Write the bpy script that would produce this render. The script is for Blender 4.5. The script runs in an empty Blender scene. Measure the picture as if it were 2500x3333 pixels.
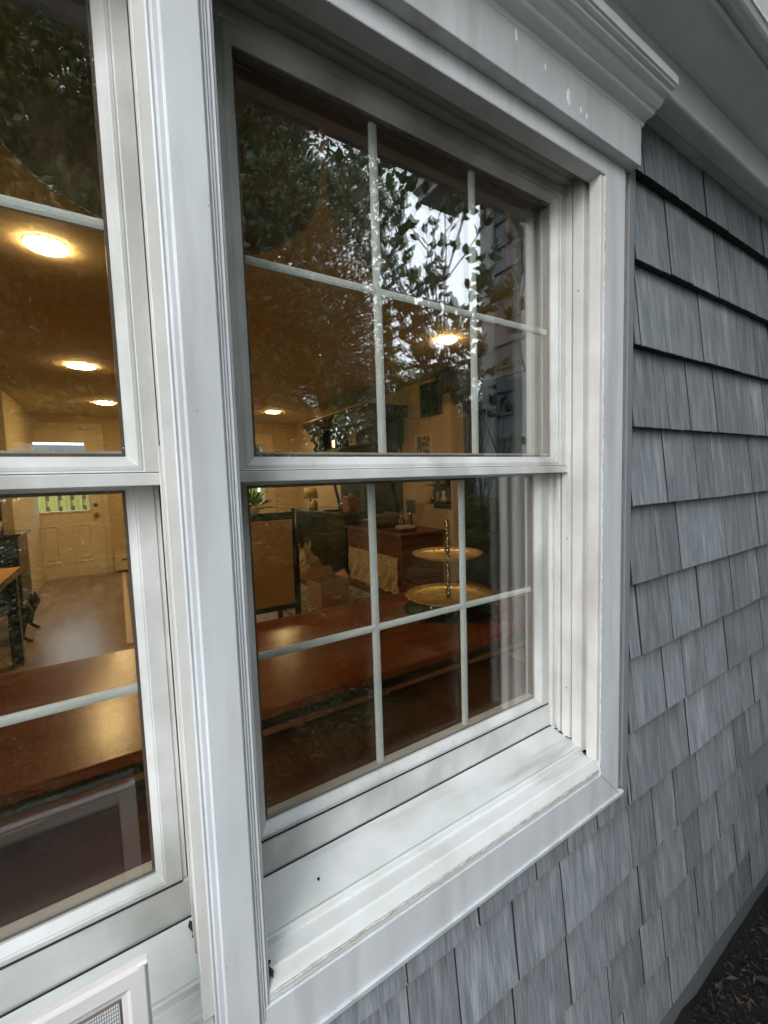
import bpy, math, random
import numpy as np
from mathutils import Vector, Matrix
R = math.radians
S = bpy.context.scene
COL = S.collection
random.seed(7); rng = np.random.default_rng(11)

# ------------------------------------------------------------------ camera
cd = bpy.data.cameras.new('camera'); cam = bpy.data.objects.new('camera', cd); COL.objects.link(cam)
r_ = Vector((0.84372195, -0.53582838, -0.03195668)); u_ = Vector((0.0691254, 0.04942165, 0.99638305)); f_ = Vector((0.53231096, 0.84287926, -0.07873748))
m = Matrix((r_, u_, -f_)).transposed().to_4x4(); m.translation = Vector((0, -0.477, 0))
cam.matrix_world = m
cd.sensor_fit = 'VERTICAL'; cd.sensor_height = 24; cd.lens = 24 * 1381.45 / 3333
cd.clip_start = 0.01; cd.clip_end = 500
S.camera = cam
# ------------------------------------------------------------------ light
SUN_EL, SUN_AZ = R(26), R(232)          # azimuth clockwise from +Y: out beyond the eave, to the left
w = bpy.data.worlds.new("World"); S.world = w; w.use_nodes = True
nt = w.node_tree; bg = nt.nodes['Background']; sky = nt.nodes.new('ShaderNodeTexSky')
sky.sky_type = 'NISHITA'; sky.sun_disc = False; sky.sun_elevation = SUN_EL; sky.sun_rotation = SUN_AZ
sky.air_density = 1.0; sky.dust_density = 0.8; sky.ozone_density = 2.5
hs = nt.nodes.new('ShaderNodeHueSaturation'); hs.inputs['Saturation'].default_value = 1.0
nt.links.new(sky.outputs[0], hs.inputs['Color']); cl = nt.nodes.new('ShaderNodeMix'); cl.data_type = 'RGBA'; cl.clamp_factor = True; cl.inputs[0].default_value = 0.8; cl.inputs[7].default_value = (12.5, 13.75, 14.8, 1)   # high overcast veil
nt.links.new(hs.outputs[0], cl.inputs[6]); nt.links.new(cl.outputs[2], bg.inputs[0]); bg.inputs[1].default_value = 0.15
sd = bpy.data.lights.new('sun', 'SUN'); sun = bpy.data.objects.new('sun', sd); COL.objects.link(sun)
sd.energy = 0.8; sd.angle = R(30); sd.color = (1.0, 0.96, 0.93)
sv = Vector((math.sin(SUN_AZ) * math.cos(SUN_EL), math.cos(SUN_AZ) * math.cos(SUN_EL), math.sin(SUN_EL)))
sun.rotation_euler = sv.to_track_quat('Z', 'Y').to_euler(); sun.location = sv * 30
S.view_settings.view_transform = 'Standard'; S.view_settings.look = 'None'; S.view_settings.gamma = 1
S.view_settings.exposure = 1.1
S.cycles.max_bounces = 10; S.cycles.transparent_max_bounces = 24; S.cycles.glossy_bounces = 4; S.cycles.diffuse_bounces = 4
S.cycles.sample_clamp_indirect = 4; S.cycles.caustics_reflective = False; S.cycles.caustics_refractive = False

# ------------------------------------------------------------------ materials
MATS = {}
def mat(name, c, rough=0.6, var=0.12, vs=6.0, stretch=(1, 1, 1), bump=0.0, bs=60.0, bstretch=(1, 1, 1), c2=None, specks=0.0, metal=0.0,
        island=0.0, spec=0.5, detail=4.0, lo=0.3, hi=0.7, sheen=0.0, streak=None, speck_scale=220, trans=0.0):
    """noise-varied Principled material in object space"""
    if name in MATS: return MATS[name]
    M = bpy.data.materials.new(name); M.use_nodes = True; n = M.node_tree; N = n.nodes; L = n.links
    b = N['Principled BSDF']; b.inputs['Roughness'].default_value = rough; b.inputs['Metallic'].default_value = metal
    b.inputs['Specular IOR Level'].default_value = spec
    tc = N.new('ShaderNodeTexCoord')
    def noise(scale, st, det=detail):
        mp = N.new('ShaderNodeMapping'); mp.inputs['Scale'].default_value = st; L.new(tc.outputs['Object'], mp.inputs[0])
        t = N.new('ShaderNodeTexNoise'); t.inputs['Scale'].default_value = scale; t.inputs['Detail'].default_value = det
        L.new(mp.outputs[0], t.inputs['Vector']); return t.outputs['Fac']
    if c2 is None: c2 = tuple(max(0, v * (1 - var)) for v in c)
    mr = N.new('ShaderNodeMapRange'); mr.inputs[1].default_value = lo; mr.inputs[2].default_value = hi; L.new(noise(vs, stretch), mr.inputs[0])
    mx = N.new('ShaderNodeMix'); mx.data_type = 'RGBA'; mx.inputs[6].default_value = (*c, 1); mx.inputs[7].default_value = (*c2, 1)
    L.new(mr.outputs[0], mx.inputs[0]); out = mx.outputs[2]
    if streak:
        sc, st, col, l0, h0 = streak
        m2 = N.new('ShaderNodeMapRange'); m2.inputs[1].default_value = l0; m2.inputs[2].default_value = h0; L.new(noise(sc, st, 6), m2.inputs[0])
        x2 = N.new('ShaderNodeMix'); x2.data_type = 'RGBA'; x2.inputs[7].default_value = (*col, 1)
        L.new(m2.outputs[0], x2.inputs[0]); L.new(out, x2.inputs[6]); out = x2.outputs[2]
    if specks:
        v = N.new('ShaderNodeTexVoronoi'); v.inputs['Scale'].default_value = speck_scale; L.new(tc.outputs['Object'], v.inputs['Vector'])
        gt = N.new('ShaderNodeMapRange'); gt.inputs[1].default_value = 0.0; gt.inputs[2].default_value = 0.16
        gt.inputs[3].default_value = 1; gt.inputs[4].default_value = 0; L.new(v.outputs['Distance'], gt.inputs[0])
        sep = N.new('ShaderNodeSeparateColor'); L.new(v.outputs['Color'], sep.inputs[0])
        th = N.new('ShaderNodeMath'); th.operation = 'LESS_THAN'; th.inputs[1].default_value = specks; L.new(sep.outputs[0], th.inputs[0])
        mu = N.new('ShaderNodeMath'); mu.operation = 'MULTIPLY'; L.new(gt.outputs[0], mu.inputs[0]); L.new(th.outputs[0], mu.inputs[1])
        x3 = N.new('ShaderNodeMix'); x3.data_type = 'RGBA'; x3.inputs[7].default_value = (0.07, 0.065, 0.06, 1)
        L.new(mu.outputs[0], x3.inputs[0]); L.new(out, x3.inputs[6]); out = x3.outputs[2]
    if island:
        g = N.new('ShaderNodeNewGeometry'); m4 = N.new('ShaderNodeMapRange'); m4.inputs[3].default_value = 1 - island; m4.inputs[4].default_value = 1 + island
        L.new(g.outputs['Random Per Island'], m4.inputs[0])
        x4 = N.new('ShaderNodeMix'); x4.data_type = 'RGBA'; x4.blend_type = 'MULTIPLY'; x4.inputs[0].default_value = 1
        cc = N.new('ShaderNodeCombineColor'); [L.new(m4.outputs[0], cc.inputs[i]) for i in range(3)]
        L.new(out, x4.inputs[6]); L.new(cc.outputs[0], x4.inputs[7]); out = x4.outputs[2]
    L.new(out, b.inputs['Base Color'])
    if bump:
        bp_ = N.new('ShaderNodeBump'); bp_.inputs['Strength'].default_value = bump; bp_.inputs['Distance'].default_value = 0.002
        L.new(noise(bs, bstretch, 5), bp_.inputs['Height']); L.new(bp_.outputs[0], b.inputs['Normal'])
    if trans:
        tl = N.new('ShaderNodeBsdfTranslucent'); L.new(out, tl.inputs[0]); ms = N.new('ShaderNodeMixShader'); ms.inputs[0].default_value = trans
        L.new(b.outputs[0], ms.inputs[1]); L.new(tl.outputs[0], ms.inputs[2]); L.new(ms.outputs[0], N['Material Output'].inputs[0])
    MATS[name] = M; return M

def emit(name, c, s):
    M = bpy.data.materials.new(name); M.use_nodes = True; N = M.node_tree.nodes; b = N['Principled BSDF']
    b.inputs['Base Color'].default_value = (0.8, 0.8, 0.8, 1)
    b.inputs['Emission Color'].default_value = (*c, 1); b.inputs['Emission Strength'].default_value = s
    MATS[name] = M; return M

def glass_mat(name, wav=0.0, tint=(0.97, 0.98, 0.97), ior=1.52):
    M = bpy.data.materials.new(name); M.use_nodes = True; n = M.node_tree; N = n.nodes; L = n.links
    N.remove(N['Principled BSDF']); o = N['Material Output']
    tr = N.new('ShaderNodeBsdfTransparent'); tr.inputs[0].default_value = (*tint, 1)
    gl = N.new('ShaderNodeBsdfGlossy'); gl.inputs['Roughness'].default_value = 0.0; gl.inputs['Color'].default_value = (1, 1, 1, 1)
    g = N.new('ShaderNodeNewGeometry')
    mi = N.new('ShaderNodeMapRange'); mi.inputs[3].default_value = ior; mi.inputs[4].default_value = 1 / ior; L.new(g.outputs['Backfacing'], mi.inputs[0])
    fr = N.new('ShaderNodeFresnel'); L.new(mi.outputs[0], fr.inputs['IOR'])
    ms = N.new('ShaderNodeMixShader'); L.new(fr.outputs[0], ms.inputs[0]); L.new(tr.outputs[0], ms.inputs[1]); L.new(gl.outputs[0], ms.inputs[2])
    if wav:
        tc = N.new('ShaderNodeTexCoord'); t = N.new('ShaderNodeTexNoise'); t.inputs['Scale'].default_value = 7; t.inputs['Detail'].default_value = 1
        L.new(tc.outputs['Object'], t.inputs['Vector'])
        bp_ = N.new('ShaderNodeBump'); bp_.inputs['Strength'].default_value = wav; bp_.inputs['Distance'].default_value = 0.01
        L.new(t.outputs['Fac'], bp_.inputs['Height']); L.new(bp_.outputs[0], gl.inputs['Normal'])
    L.new(ms.outputs[0], o.inputs[0]); MATS[name] = M; return M

WHITE = (0.66, 0.66, 0.65)
mat('white_vinyl', WHITE, 0.38, vs=14, c2=(0.5, 0.5, 0.47), bump=0.08, bs=160, specks=0.05, streak=(7, (1, 1, 0.3), (0.27, 0.27, 0.23), 0.5, 0.76))
mat('white_sill', (0.7, 0.7, 0.69), 0.34, vs=11, c2=(0.56, 0.57, 0.54), bump=0.08, bs=120, specks=0.04, streak=(9, (0.35, 2.5, 1), (0.32, 0.33, 0.28), 0.55, 0.8))
mat('jamb_vinyl', (0.7, 0.68, 0.65), 0.4, vs=10, c2=(0.56, 0.54, 0.5), bump=0.06, bs=160, specks=0.05, streak=(9, (1, 1, 0.2), (0.36, 0.33, 0.28), 0.55, 0.82))
mat('head_vinyl_shaded', (0.46, 0.45, 0.42), 0.5, vs=16, stretch=(0.3, 1, 1), c2=(0.24, 0.25, 0.21), bump=0.05, bs=160, streak=(8, (0.25, 2, 2), (0.16, 0.17, 0.14), 0.5, 0.8))  # dirty vinyl, with the shade under the window head darkened into its colour
mat('casing_paint', (0.6, 0.615, 0.625), 0.42, vs=9, stretch=(2, 2, 0.5), c2=(0.5, 0.515, 0.53), bump=0.12, bs=90, specks=0.05, streak=(22, (1, 1, 0.12), (0.43, 0.43, 0.42), 0.52, 0.74), speck_scale=130)
mat('fascia_paint', (0.74, 0.75, 0.77), 0.3, vs=7, c2=(0.66, 0.67, 0.69), bump=0.05, bs=90, specks=0.01)
mat('soffit_paint', (0.76, 0.79, 0.77), 0.38, vs=9, c2=(0.68, 0.71, 0.69), bump=0.2, bs=420, streak=(10, (0.3, 1, 1), (0.26, 0.28, 0.23), 0.6, 0.9))
mat('brown_caulk', (0.30, 0.25, 0.22), 0.6, vs=40, c2=(0.2, 0.17, 0.15), bump=0.3, bs=200)
mat('pale_caulk', (0.58, 0.57, 0.52), 0.6, vs=60, c2=(0.36, 0.33, 0.27), bump=0.5, bs=300, lo=0.4, hi=0.6)
mat('dirt_black', (0.02, 0.018, 0.016), 0.9, bump=0.6, bs=300)
mat('shingle', (0.225, 0.24, 0.255), 0.75, vs=1.0, stretch=(95, 95, 2.0), c2=(0.145, 0.158, 0.168), bump=0.8, bs=1, bstretch=(230, 230, 3.0), island=0.2, lo=0.35, hi=0.65,
    streak=(1.0, (34, 34, 3.6), (0.31, 0.325, 0.34), 0.54, 0.74), spec=0.25)
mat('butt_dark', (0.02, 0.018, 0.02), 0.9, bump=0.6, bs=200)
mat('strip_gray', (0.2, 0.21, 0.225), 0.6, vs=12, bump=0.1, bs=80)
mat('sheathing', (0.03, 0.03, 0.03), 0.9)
mat('skirt', (0.12, 0.13, 0.135), 0.8, vs=12, bump=0.3, bs=60)
mat('spacer', (0.16, 0.11, 0.09), 0.45, vs=20)
mat('spacer_pale', (0.5, 0.46, 0.4), 0.45, vs=20)
mat('grille', (0.72, 0.73, 0.69), 0.42, vs=20, c2=(0.62, 0.63, 0.59), bump=0.04, bs=200)
mat('screen_frame', (0.62, 0.59, 0.58), 0.35, vs=10, stretch=(0.3, 1, 1), c2=(0.48, 0.46, 0.45), specks=0.01)
mat('mesh_wire', (0.2, 0.2, 0.21), 0.5)
mat('soil', (0.008, 0.006, 0.005), 0.98, vs=25, c2=(0.003, 0.0025, 0.002), bump=1.0, bs=90)
mat('mulch_bark', (0.016, 0.011, 0.008), 0.9, island=0.9, vs=30)
mat('litter', (0.05, 0.034, 0.024), 0.8, island=0.85, vs=20)
mat('pebble', (0.4, 0.39, 0.37), 0.8, island=0.4, vs=20)
mat('wall_plaster', (0.62, 0.47, 0.27), 0.8, vs=4, var=0.08, bump=0.1, bs=120)
mat('ceiling_plaster', (0.62, 0.50, 0.32), 0.85, vs=3, var=0.1, bump=0.5, bs=45)
mat('alcove_unlit', (0.035, 0.038, 0.045), 0.8, vs=4)  # near-black colour stands in for the unlit depth of the alcove
mat('trim_cream', (0.72, 0.6, 0.42), 0.5, vs=5, var=0.06)
mat('door_cream', (0.8, 0.7, 0.52), 0.45, vs=5, var=0.06)
mat('floor_wood', (0.34, 0.26, 0.2), 0.3, vs=2.2, stretch=(4, 1, 1), c2=(0.17, 0.115, 0.085), bump=0.1, bs=20, streak=(3, (14, 0.8, 1), (0.30, 0.2, 0.13), 0.5, 0.8))
mat('table_wood', (0.24, 0.058, 0.015), 0.24, spec=0.4, vs=1.2, stretch=(1, 14, 14), c2=(0.12, 0.028, 0.008), bump=0.12, bs=6, bstretch=(1, 8, 8), streak=(2, (0.6, 20, 20), (0.09, 0.028, 0.01), 0.55, 0.85))
mat('bench_wood', (0.24, 0.09, 0.035), 0.4, vs=1.4, stretch=(1, 9, 9), c2=(0.2, 0.07, 0.028), bump=0.15, bs=6, bstretch=(1, 8, 8))
mat('dark_wood', (0.02, 0.013, 0.009), 0.3, vs=6, stretch=(1, 1, 5), c2=(0.01, 0.007, 0.005), bump=0.08, bs=30)
mat('black_gloss', (0.012, 0.011, 0.010), 0.12, vs=6)
mat('red_wood', (0.2, 0.062, 0.026), 0.35, vs=2, stretch=(1, 4, 10), c2=(0.09, 0.026, 0.012), bump=0.1, bs=10)
mat('maroon_top', (0.09, 0.018, 0.014), 0.3, vs=5)
mat('tan_fabric', (0.7, 0.38, 0.12), 0.85, vs=60, var=0.15, bump=0.4, bs=250)
mat('valance_fabric', (0.3, 0.22, 0.15), 0.9, vs=28, c2=(0.15, 0.105, 0.07), bump=0.4, bs=200, streak=(14, (1, 1, 1), (0.27, 0.19, 0.11), 0.55, 0.7), trans=0.6)
mat('valance_trim', (0.34, 0.25, 0.14), 0.8, vs=300, c2=(0.08, 0.05, 0.03), lo=0.45, hi=0.55)
mat('lace', (0.62, 0.5, 0.30), 0.9, vs=40, c2=(0.4, 0.3, 0.16), bump=0.8, bs=120, lo=0.4, hi=0.6)
mat('paper', (0.62, 0.5, 0.36), 0.7, vs=8, var=0.25, bump=0.3, bs=60)
mat('cardboard', (0.36, 0.19, 0.09), 0.8, vs=30, var=0.12, bump=0.1, bs=100)
mat('chip_white', (0.93, 0.94, 0.95), 0.5)
mat('label_paper', (0.6, 0.5, 0.38), 0.7)
mat('rug', (0.3, 0.25, 0.17), 0.95, vs=22, c2=(0.06, 0.055, 0.04), bump=0.6, bs=150, lo=0.46, hi=0.54)
mat('brass', (0.42, 0.3, 0.12), 0.22, metal=1.0, vs=20)
mat('pewter', (0.45, 0.4, 0.26), 0.18, metal=1.0, vs=20, var=0.3)
mat('plate_glass', (0.75, 0.52, 0.2), 0.3, vs=30, c2=(0.4, 0.25, 0.08), bump=1.0, bs=45, metal=0.35)
mat('ceramic', (0.6, 0.52, 0.42), 0.2, vs=5)
mat('red_jar', (0.25, 0.06, 0.03), 0.25, vs=30, c2=(0.5, 0.25, 0.15), lo=0.5, hi=0.6)
mat('shade_cloth', (0.6, 0.42, 0.18), 0.8, vs=9)
mat('leaf_indoor', (0.05, 0.12, 0.02), 0.5, island=0.5)
mat('picture_dark', (0.012, 0.03, 0.012), 0.12, vs=5, c2=(0.006, 0.012, 0.006))
mat('photo_print', (0.45, 0.4, 0.3), 0.3, vs=22, c2=(0.08, 0.06, 0.04), lo=0.45, hi=0.55)
mat('basket', (0.16, 0.085, 0.035), 0.8, vs=70, stretch=(1, 1, 3), c2=(0.04, 0.02, 0.01), bump=1, bs=90)
mat('slate', (0.05, 0.05, 0.045), 0.6, vs=10)
mat('fence_wood', (0.62, 0.6, 0.2), 0.8, vs=3, stretch=(10, 10, 1), c2=(0.4, 0.42, 0.12))
mat('bark', (0.085, 0.07, 0.055), 0.9, vs=8, stretch=(6, 6, 1), var=0.5, bump=1, bs=40)
mat('roofing', (0.05, 0.05, 0.052), 0.9, vs=30, bump=0.6, bs=90)
mat('bounce_pale', (0.45, 0.44, 0.42), 0.85, vs=3, c2=(0.36, 0.35, 0.33), bump=0.5, bs=50)  # pale so that the added slab throws light upward
mat('shed_wall', (0.16, 0.075, 0.045), 0.8, vs=4, stretch=(8, 8, 1))
mat('grass', (0.05, 0.085, 0.02), 0.9, vs=6, c2=(0.03, 0.05, 0.012), bump=1, bs=60)
def leaf_mat(name, a, b2, trans=0.35):
    M = bpy.data.materials.new(name); M.use_nodes = True; n = M.node_tree; N = n.nodes; L = n.links
    b = N['Principled BSDF']; b.inputs['Roughness'].default_value = 0.4
    g = N.new('ShaderNodeNewGeometry'); mx = N.new('ShaderNodeMix'); mx.data_type = 'RGBA'; mx.inputs[6].default_value = (*a, 1); mx.inputs[7].default_value = (*b2, 1)
    L.new(g.outputs['Random Per Island'], mx.inputs[0]); L.new(mx.outputs[2], b.inputs['Base Color'])
    t = N.new('ShaderNodeBsdfTranslucent'); L.new(mx.outputs[2], t.inputs[0]); ms = N.new('ShaderNodeMixShader'); ms.inputs[0].default_value = trans
    L.new(b.outputs[0], ms.inputs[1]); L.new(t.outputs[0], ms.inputs[2]); L.new(ms.outputs[0], N['Material Output'].inputs[0]); MATS[name] = M
leaf_mat('leaf_dark', (0.045, 0.048, 0.02), (0.11, 0.11, 0.035))
leaf_mat('leaf_mid', (0.07, 0.085, 0.022), (0.17, 0.17, 0.04))
leaf_mat('leaf_shrub', (0.03, 0.06, 0.018), (0.085, 0.13, 0.035))
glass_mat('pane_glass', 0.012, ior=2.0); glass_mat('pane_inner', 0.0); glass_mat('plain_glass', 0.0)
emit('lamp_glow', (1.0, 0.65, 0.28), 80.0)
emit('picture_glow', (1.0, 0.6, 0.22), 6.0)  # glow put on a picture to imitate warm light falling on it

# ------------------------------------------------------------------ mesh helpers
class MB:
    def __init__(s): s.v = []; s.f = []; s.mi = []
    def add(s, vs, fs, mi=0):
        o = len(s.v); s.v += [tuple(v) for v in vs]; s.f += [tuple(i + o for i in f) for f in fs]; s.mi += [mi] * len(fs); return s
    def box(s, x0, x1, y0, y1, z0, z1, mi=0):
        return s.add([(x0, y0, z0), (x1, y0, z0), (x1, y1, z0), (x0, y1, z0), (x0, y0, z1), (x1, y0, z1), (x1, y1, z1), (x0, y1, z1)],
                     [(0, 3, 2, 1), (4, 5, 6, 7), (0, 1, 5, 4), (1, 2, 6, 5), (2, 3, 7, 6), (3, 0, 4, 7)], mi)
    def prism(s, pts, a, b, ax='x', mi=0):
        """closed polygon profile swept along an axis; pts are (y,z) for x, (x,z) for y, (x,y) for z"""
        n = len(pts)
        def P(p, t): return {'x': (t, p[0], p[1]), 'y': (p[0], t, p[1]), 'z': (p[0], p[1], t)}[ax]
        vs = [P(p, a) for p in pts] + [P(p, b) for p in pts]
        fs = [(i, (i + 1) % n, n + (i + 1) % n, n + i) for i in range(n)] + [tuple(range(n))[::-1], tuple(range(n, 2 * n))]
        return s.add(vs, fs, mi)
    def ring(s, x0, x1, z0, z1, prof, mi=0, plane='y'):
        """mitred frame: prof = closed list of (inset, depth)"""
        vs = []
        for d, y in prof:
            q = [(x0 + d, z0 + d), (x1 - d, z0 + d), (x1 - d, z1 - d), (x0 + d, z1 - d)]
            vs += [((a, y, b) if plane == 'y' else (y, a, b)) for a, b in q]
        n = len(prof); fs = []
        for i in range(n):
            j = (i + 1) % n
            for k in range(4):
                l = (k + 1) % 4; fs.append((i * 4 + k, i * 4 + l, j * 4 + l, j * 4 + k))
        return s.add(vs, fs, mi)
    def tube(s, pts, rad, n=10, mi=0, cap=True):
        pts = [Vector(p) for p in pts]; rad = rad if isinstance(rad, (list, tuple)) else [rad] * len(pts)
        vs = []; fs = []
        for i, p in enumerate(pts):
            d = (pts[min(i + 1, len(pts) - 1)] - pts[max(i - 1, 0)]).normalized()
            a = d.orthogonal().normalized() if i == 0 else (a - a.dot(d) * d).normalized()
            b = d.cross(a)
            vs += [p + rad[i] * (math.cos(2 * math.pi * k / n) * a + math.sin(2 * math.pi * k / n) * b) for k in range(n)]
        for i in range(len(pts) - 1):
            fs += [(i * n + k, i * n + (k + 1) % n, (i + 1) * n + (k + 1) % n, (i + 1) * n + k) for k in range(n)]
        if cap: fs += [tuple(range(n))[::-1], tuple(range((len(pts) - 1) * n, len(pts) * n))]
        return s.add(vs, fs, mi)
    def lathe(s, prof, c=(0, 0, 0), n=28, mi=0, wave=None):
        vs = []; fs = []
        for i, (r, z) in enumerate(prof):
            for k in range(n):
                a = 2 * math.pi * k / n; rr = r * (1 + (wave[1] * math.cos(wave[0] * a) if wave and i in wave[2] else 0))
                vs.append((c[0] + rr * math.cos(a), c[1] + rr * math.sin(a), c[2] + z))
        for i in range(len(prof) - 1):
            fs += [(i * n + k, i * n + (k + 1) % n, (i + 1) * n + (k + 1) % n, (i + 1) * n + k) for k in range(n)]
        fs += [tuple(range(n))[::-1], tuple(range((len(prof) - 1) * n, len(prof) * n))]
        return s.add(vs, fs, mi)
    def build(s, name, mats, parent=None, bevel=0.0, smooth=False, loc=None, kind=None, segs=2):
        me = bpy.data.meshes.new(name); me.from_pydata(s.v, [], s.f); me.update()
        if not isinstance(mats, (list, tuple)): mats = [mats]
        for mm in mats: me.materials.append(MATS[mm])
        if len(mats) > 1: me.polygons.foreach_set('material_index', s.mi)
        if smooth: me.polygons.foreach_set('use_smooth', [True] * len(me.polygons))
        o = bpy.data.objects.new(name, me); COL.objects.link(o)
        if parent:
            o.parent = parent
            if parent.type == 'EMPTY' and not parent.get('_local'): o.location = -parent.location
        if loc: o.location = loc
        if bevel:
            import bmesh
            bm = bmesh.new(); bm.from_mesh(me); bmesh.ops.remove_doubles(bm, verts=bm.verts, dist=1e-6)
            bmesh.ops.recalc_face_normals(bm, faces=bm.faces)
            es = [e for e in bm.edges if len(e.link_faces) == 2 and e.calc_face_angle(0) > 0.5]
            bmesh.ops.bevel(bm, geom=es, offset=bevel, segments=segs, affect='EDGES', profile=0.5, clamp_overlap=True)
            bm.to_mesh(me); bm.free()
        else:
            import bmesh
            bm = bmesh.new(); bm.from_mesh(me); bmesh.ops.recalc_face_normals(bm, faces=bm.faces); bm.to_mesh(me); bm.free()
        if kind: o['kind'] = kind
        return o
def thing(name, label, cat, loc=(0, 0, 0), rz=0, group=None, local=False):
    o = bpy.data.objects.new(name, None); COL.objects.link(o); o.location = loc; o.rotation_euler = (0, 0, rz); o.empty_display_size = 0.1
    o['label'] = label; o['category'] = cat
    if group: o['group'] = group
    if local: o['_local'] = 1
    return o
def tag(o, label, cat, group=None):
    o['label'] = label; o['category'] = cat
    if group: o['group'] = group
    return o

# ================================================================== SETTING: ground
def ground():
    n = 90; xs = np.concatenate([[-60, -20, -8], np.linspace(-3, 5, n), [8, 20, 60]]); ys = np.concatenate([[-60, -20, -9], np.linspace(-5, 0.5, n), [3, 9, 20, 60]])
    mb = MB(); vs = []
    for y in ys:
        for x in xs:
            near = -3 < x < 5 and -5 < y < 0.4
            vs.append((x, y, -1.50 + (random.uniform(-0.012, 0.012) if near else 0)))
    nx = len(xs); fs = [(j * nx + i, j * nx + i + 1, (j + 1) * nx + i + 1, (j + 1) * nx + i) for j in range(len(ys) - 1) for i in range(nx - 1)]
    mb.add(vs, fs); mb.build('ground', 'soil', kind='structure')
ground()
mb = MB(); mb.box(-20, 12, -14, -4.3, -1.6, -1.47); mb.build('bounce_slab', 'bounce_pale', kind='structure')  # pale ground slab added to bounce light up to the soffit
mb = MB(); mb.box(-30, 30, 6.6, 30, -1.6, -1.44); mb.build('lawn', 'grass', kind='structure')
# leaf litter and mulch chips at the foot of the wall: nobody could count them
mb = MB()
for i in range(5200):
    x = random.uniform(0.9, 4.2); y = random.uniform(-1.4, -0.03); a = random.uniform(0, 6.28); l = random.uniform(0.004, 0.019) * random.choice((0.6, 1, 1.3)); wd = l * random.uniform(0.15, 0.5)
    z = -1.484 + random.uniform(0, 0.012); t = random.uniform(-0.4, 0.4)
    c, s_ = math.cos(a), math.sin(a)
    mb.add([(x + l * c, y + l * s_, z + l * t), (x - wd * s_, y + wd * c, z + 0.004), (x - l * c, y - l * s_, z - l * t * 0.3), (x + wd * s_, y - wd * c, z + 0.004)], [(0, 1, 2, 3)], 0 if random.random() < 0.985 else 1)
mb.build('leaf_litter', ['litter', 'pebble'], kind='stuff')
mb = MB()
for i in range(9000):
    x = random.uniform(0.95, 2.44); y = -0.012 - abs(random.gauss(0, 0.35)); z = -1.503 + random.uniform(0, 0.016); c = [Vector((random.gauss(0, 1), random.gauss(0, 1), random.gauss(0, 0.5))).normalized() * random.uniform(0.003, 0.011) + Vector((x, y, z)) for _ in range(4)]
    mb.add(c, [(0, 1, 2), (0, 2, 3), (0, 3, 1), (1, 3, 2)])
mb.build('mulch', 'mulch_bark', kind='stuff')

# ================================================================== HOUSE
house = thing('house', 'grey shingled house with a pair of white double-hung windows under a low white eave', 'house', (0, 0, -1.5))

EXP = 0.1687; Z0 = 0.598
SEAMS = {  # measured joints (X along the wall) of the courses beside the window
}
def src(x, y, Y=0.0):
    d = r_ * (x - 1250) - u_ * (y - 1666.5) + f_ * 1381.45
    t = (Y + 0.477) / d.y; return d.x * t
def z1(k, pts):
    oy = {1: 300, 2: 900, 3: 1500, 4: 2100}[k]; return [src(2000 + a / 3.318, oy + b / 3.318) for a, b in pts]
SEAMS[0] = z1(1, [(318, 880), (700, 1155), (998, 1385), (1230, 1540), (1400, 1690), (1610, 1860)])
SEAMS[1] = z1(2, [(855, 95), (1140, 250), (1350, 350), (1540, 460)])
SEAMS[2] = z1(2, [(288, 720), (662, 830), (968, 918), (1360, 1040), (1565, 1110)])
SEAMS[3] = z1(2, [(598, 1620), (832, 1650), (1122, 1665), (1330, 1685), (1515, 1700), (1640, 1710)])
SEAMS[4] = z1(3, [(580, 430), (912, 385), (1090, 365), (1298, 340), (1500, 315)])
SEAMS[5] = z1(3, [(493, 1225), (723, 1155), (993, 1070), (1228, 985), (1575, 870)])
SEAMS[6] = z1(3, [(295, 2065), (638, 1880), (940, 1730), (1100, 1640), (1295, 1540), (1490, 1430)])
SEAMS[7] = z1(4, [(245, 890), (570, 650), (775, 500), (1012, 330), (1232, 165)])
SEAMS[8] = z1(4, [(185, 1660), (530, 1370), (815, 1100), (1025, 890), (1190, 740), (1395, 550)])
SEAMS[9] = z1(4, [(465, 1990), (685, 1870), (930, 1560), (1135, 1320), (1330, 1140), (1465, 980), (1620, 830)])
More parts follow.
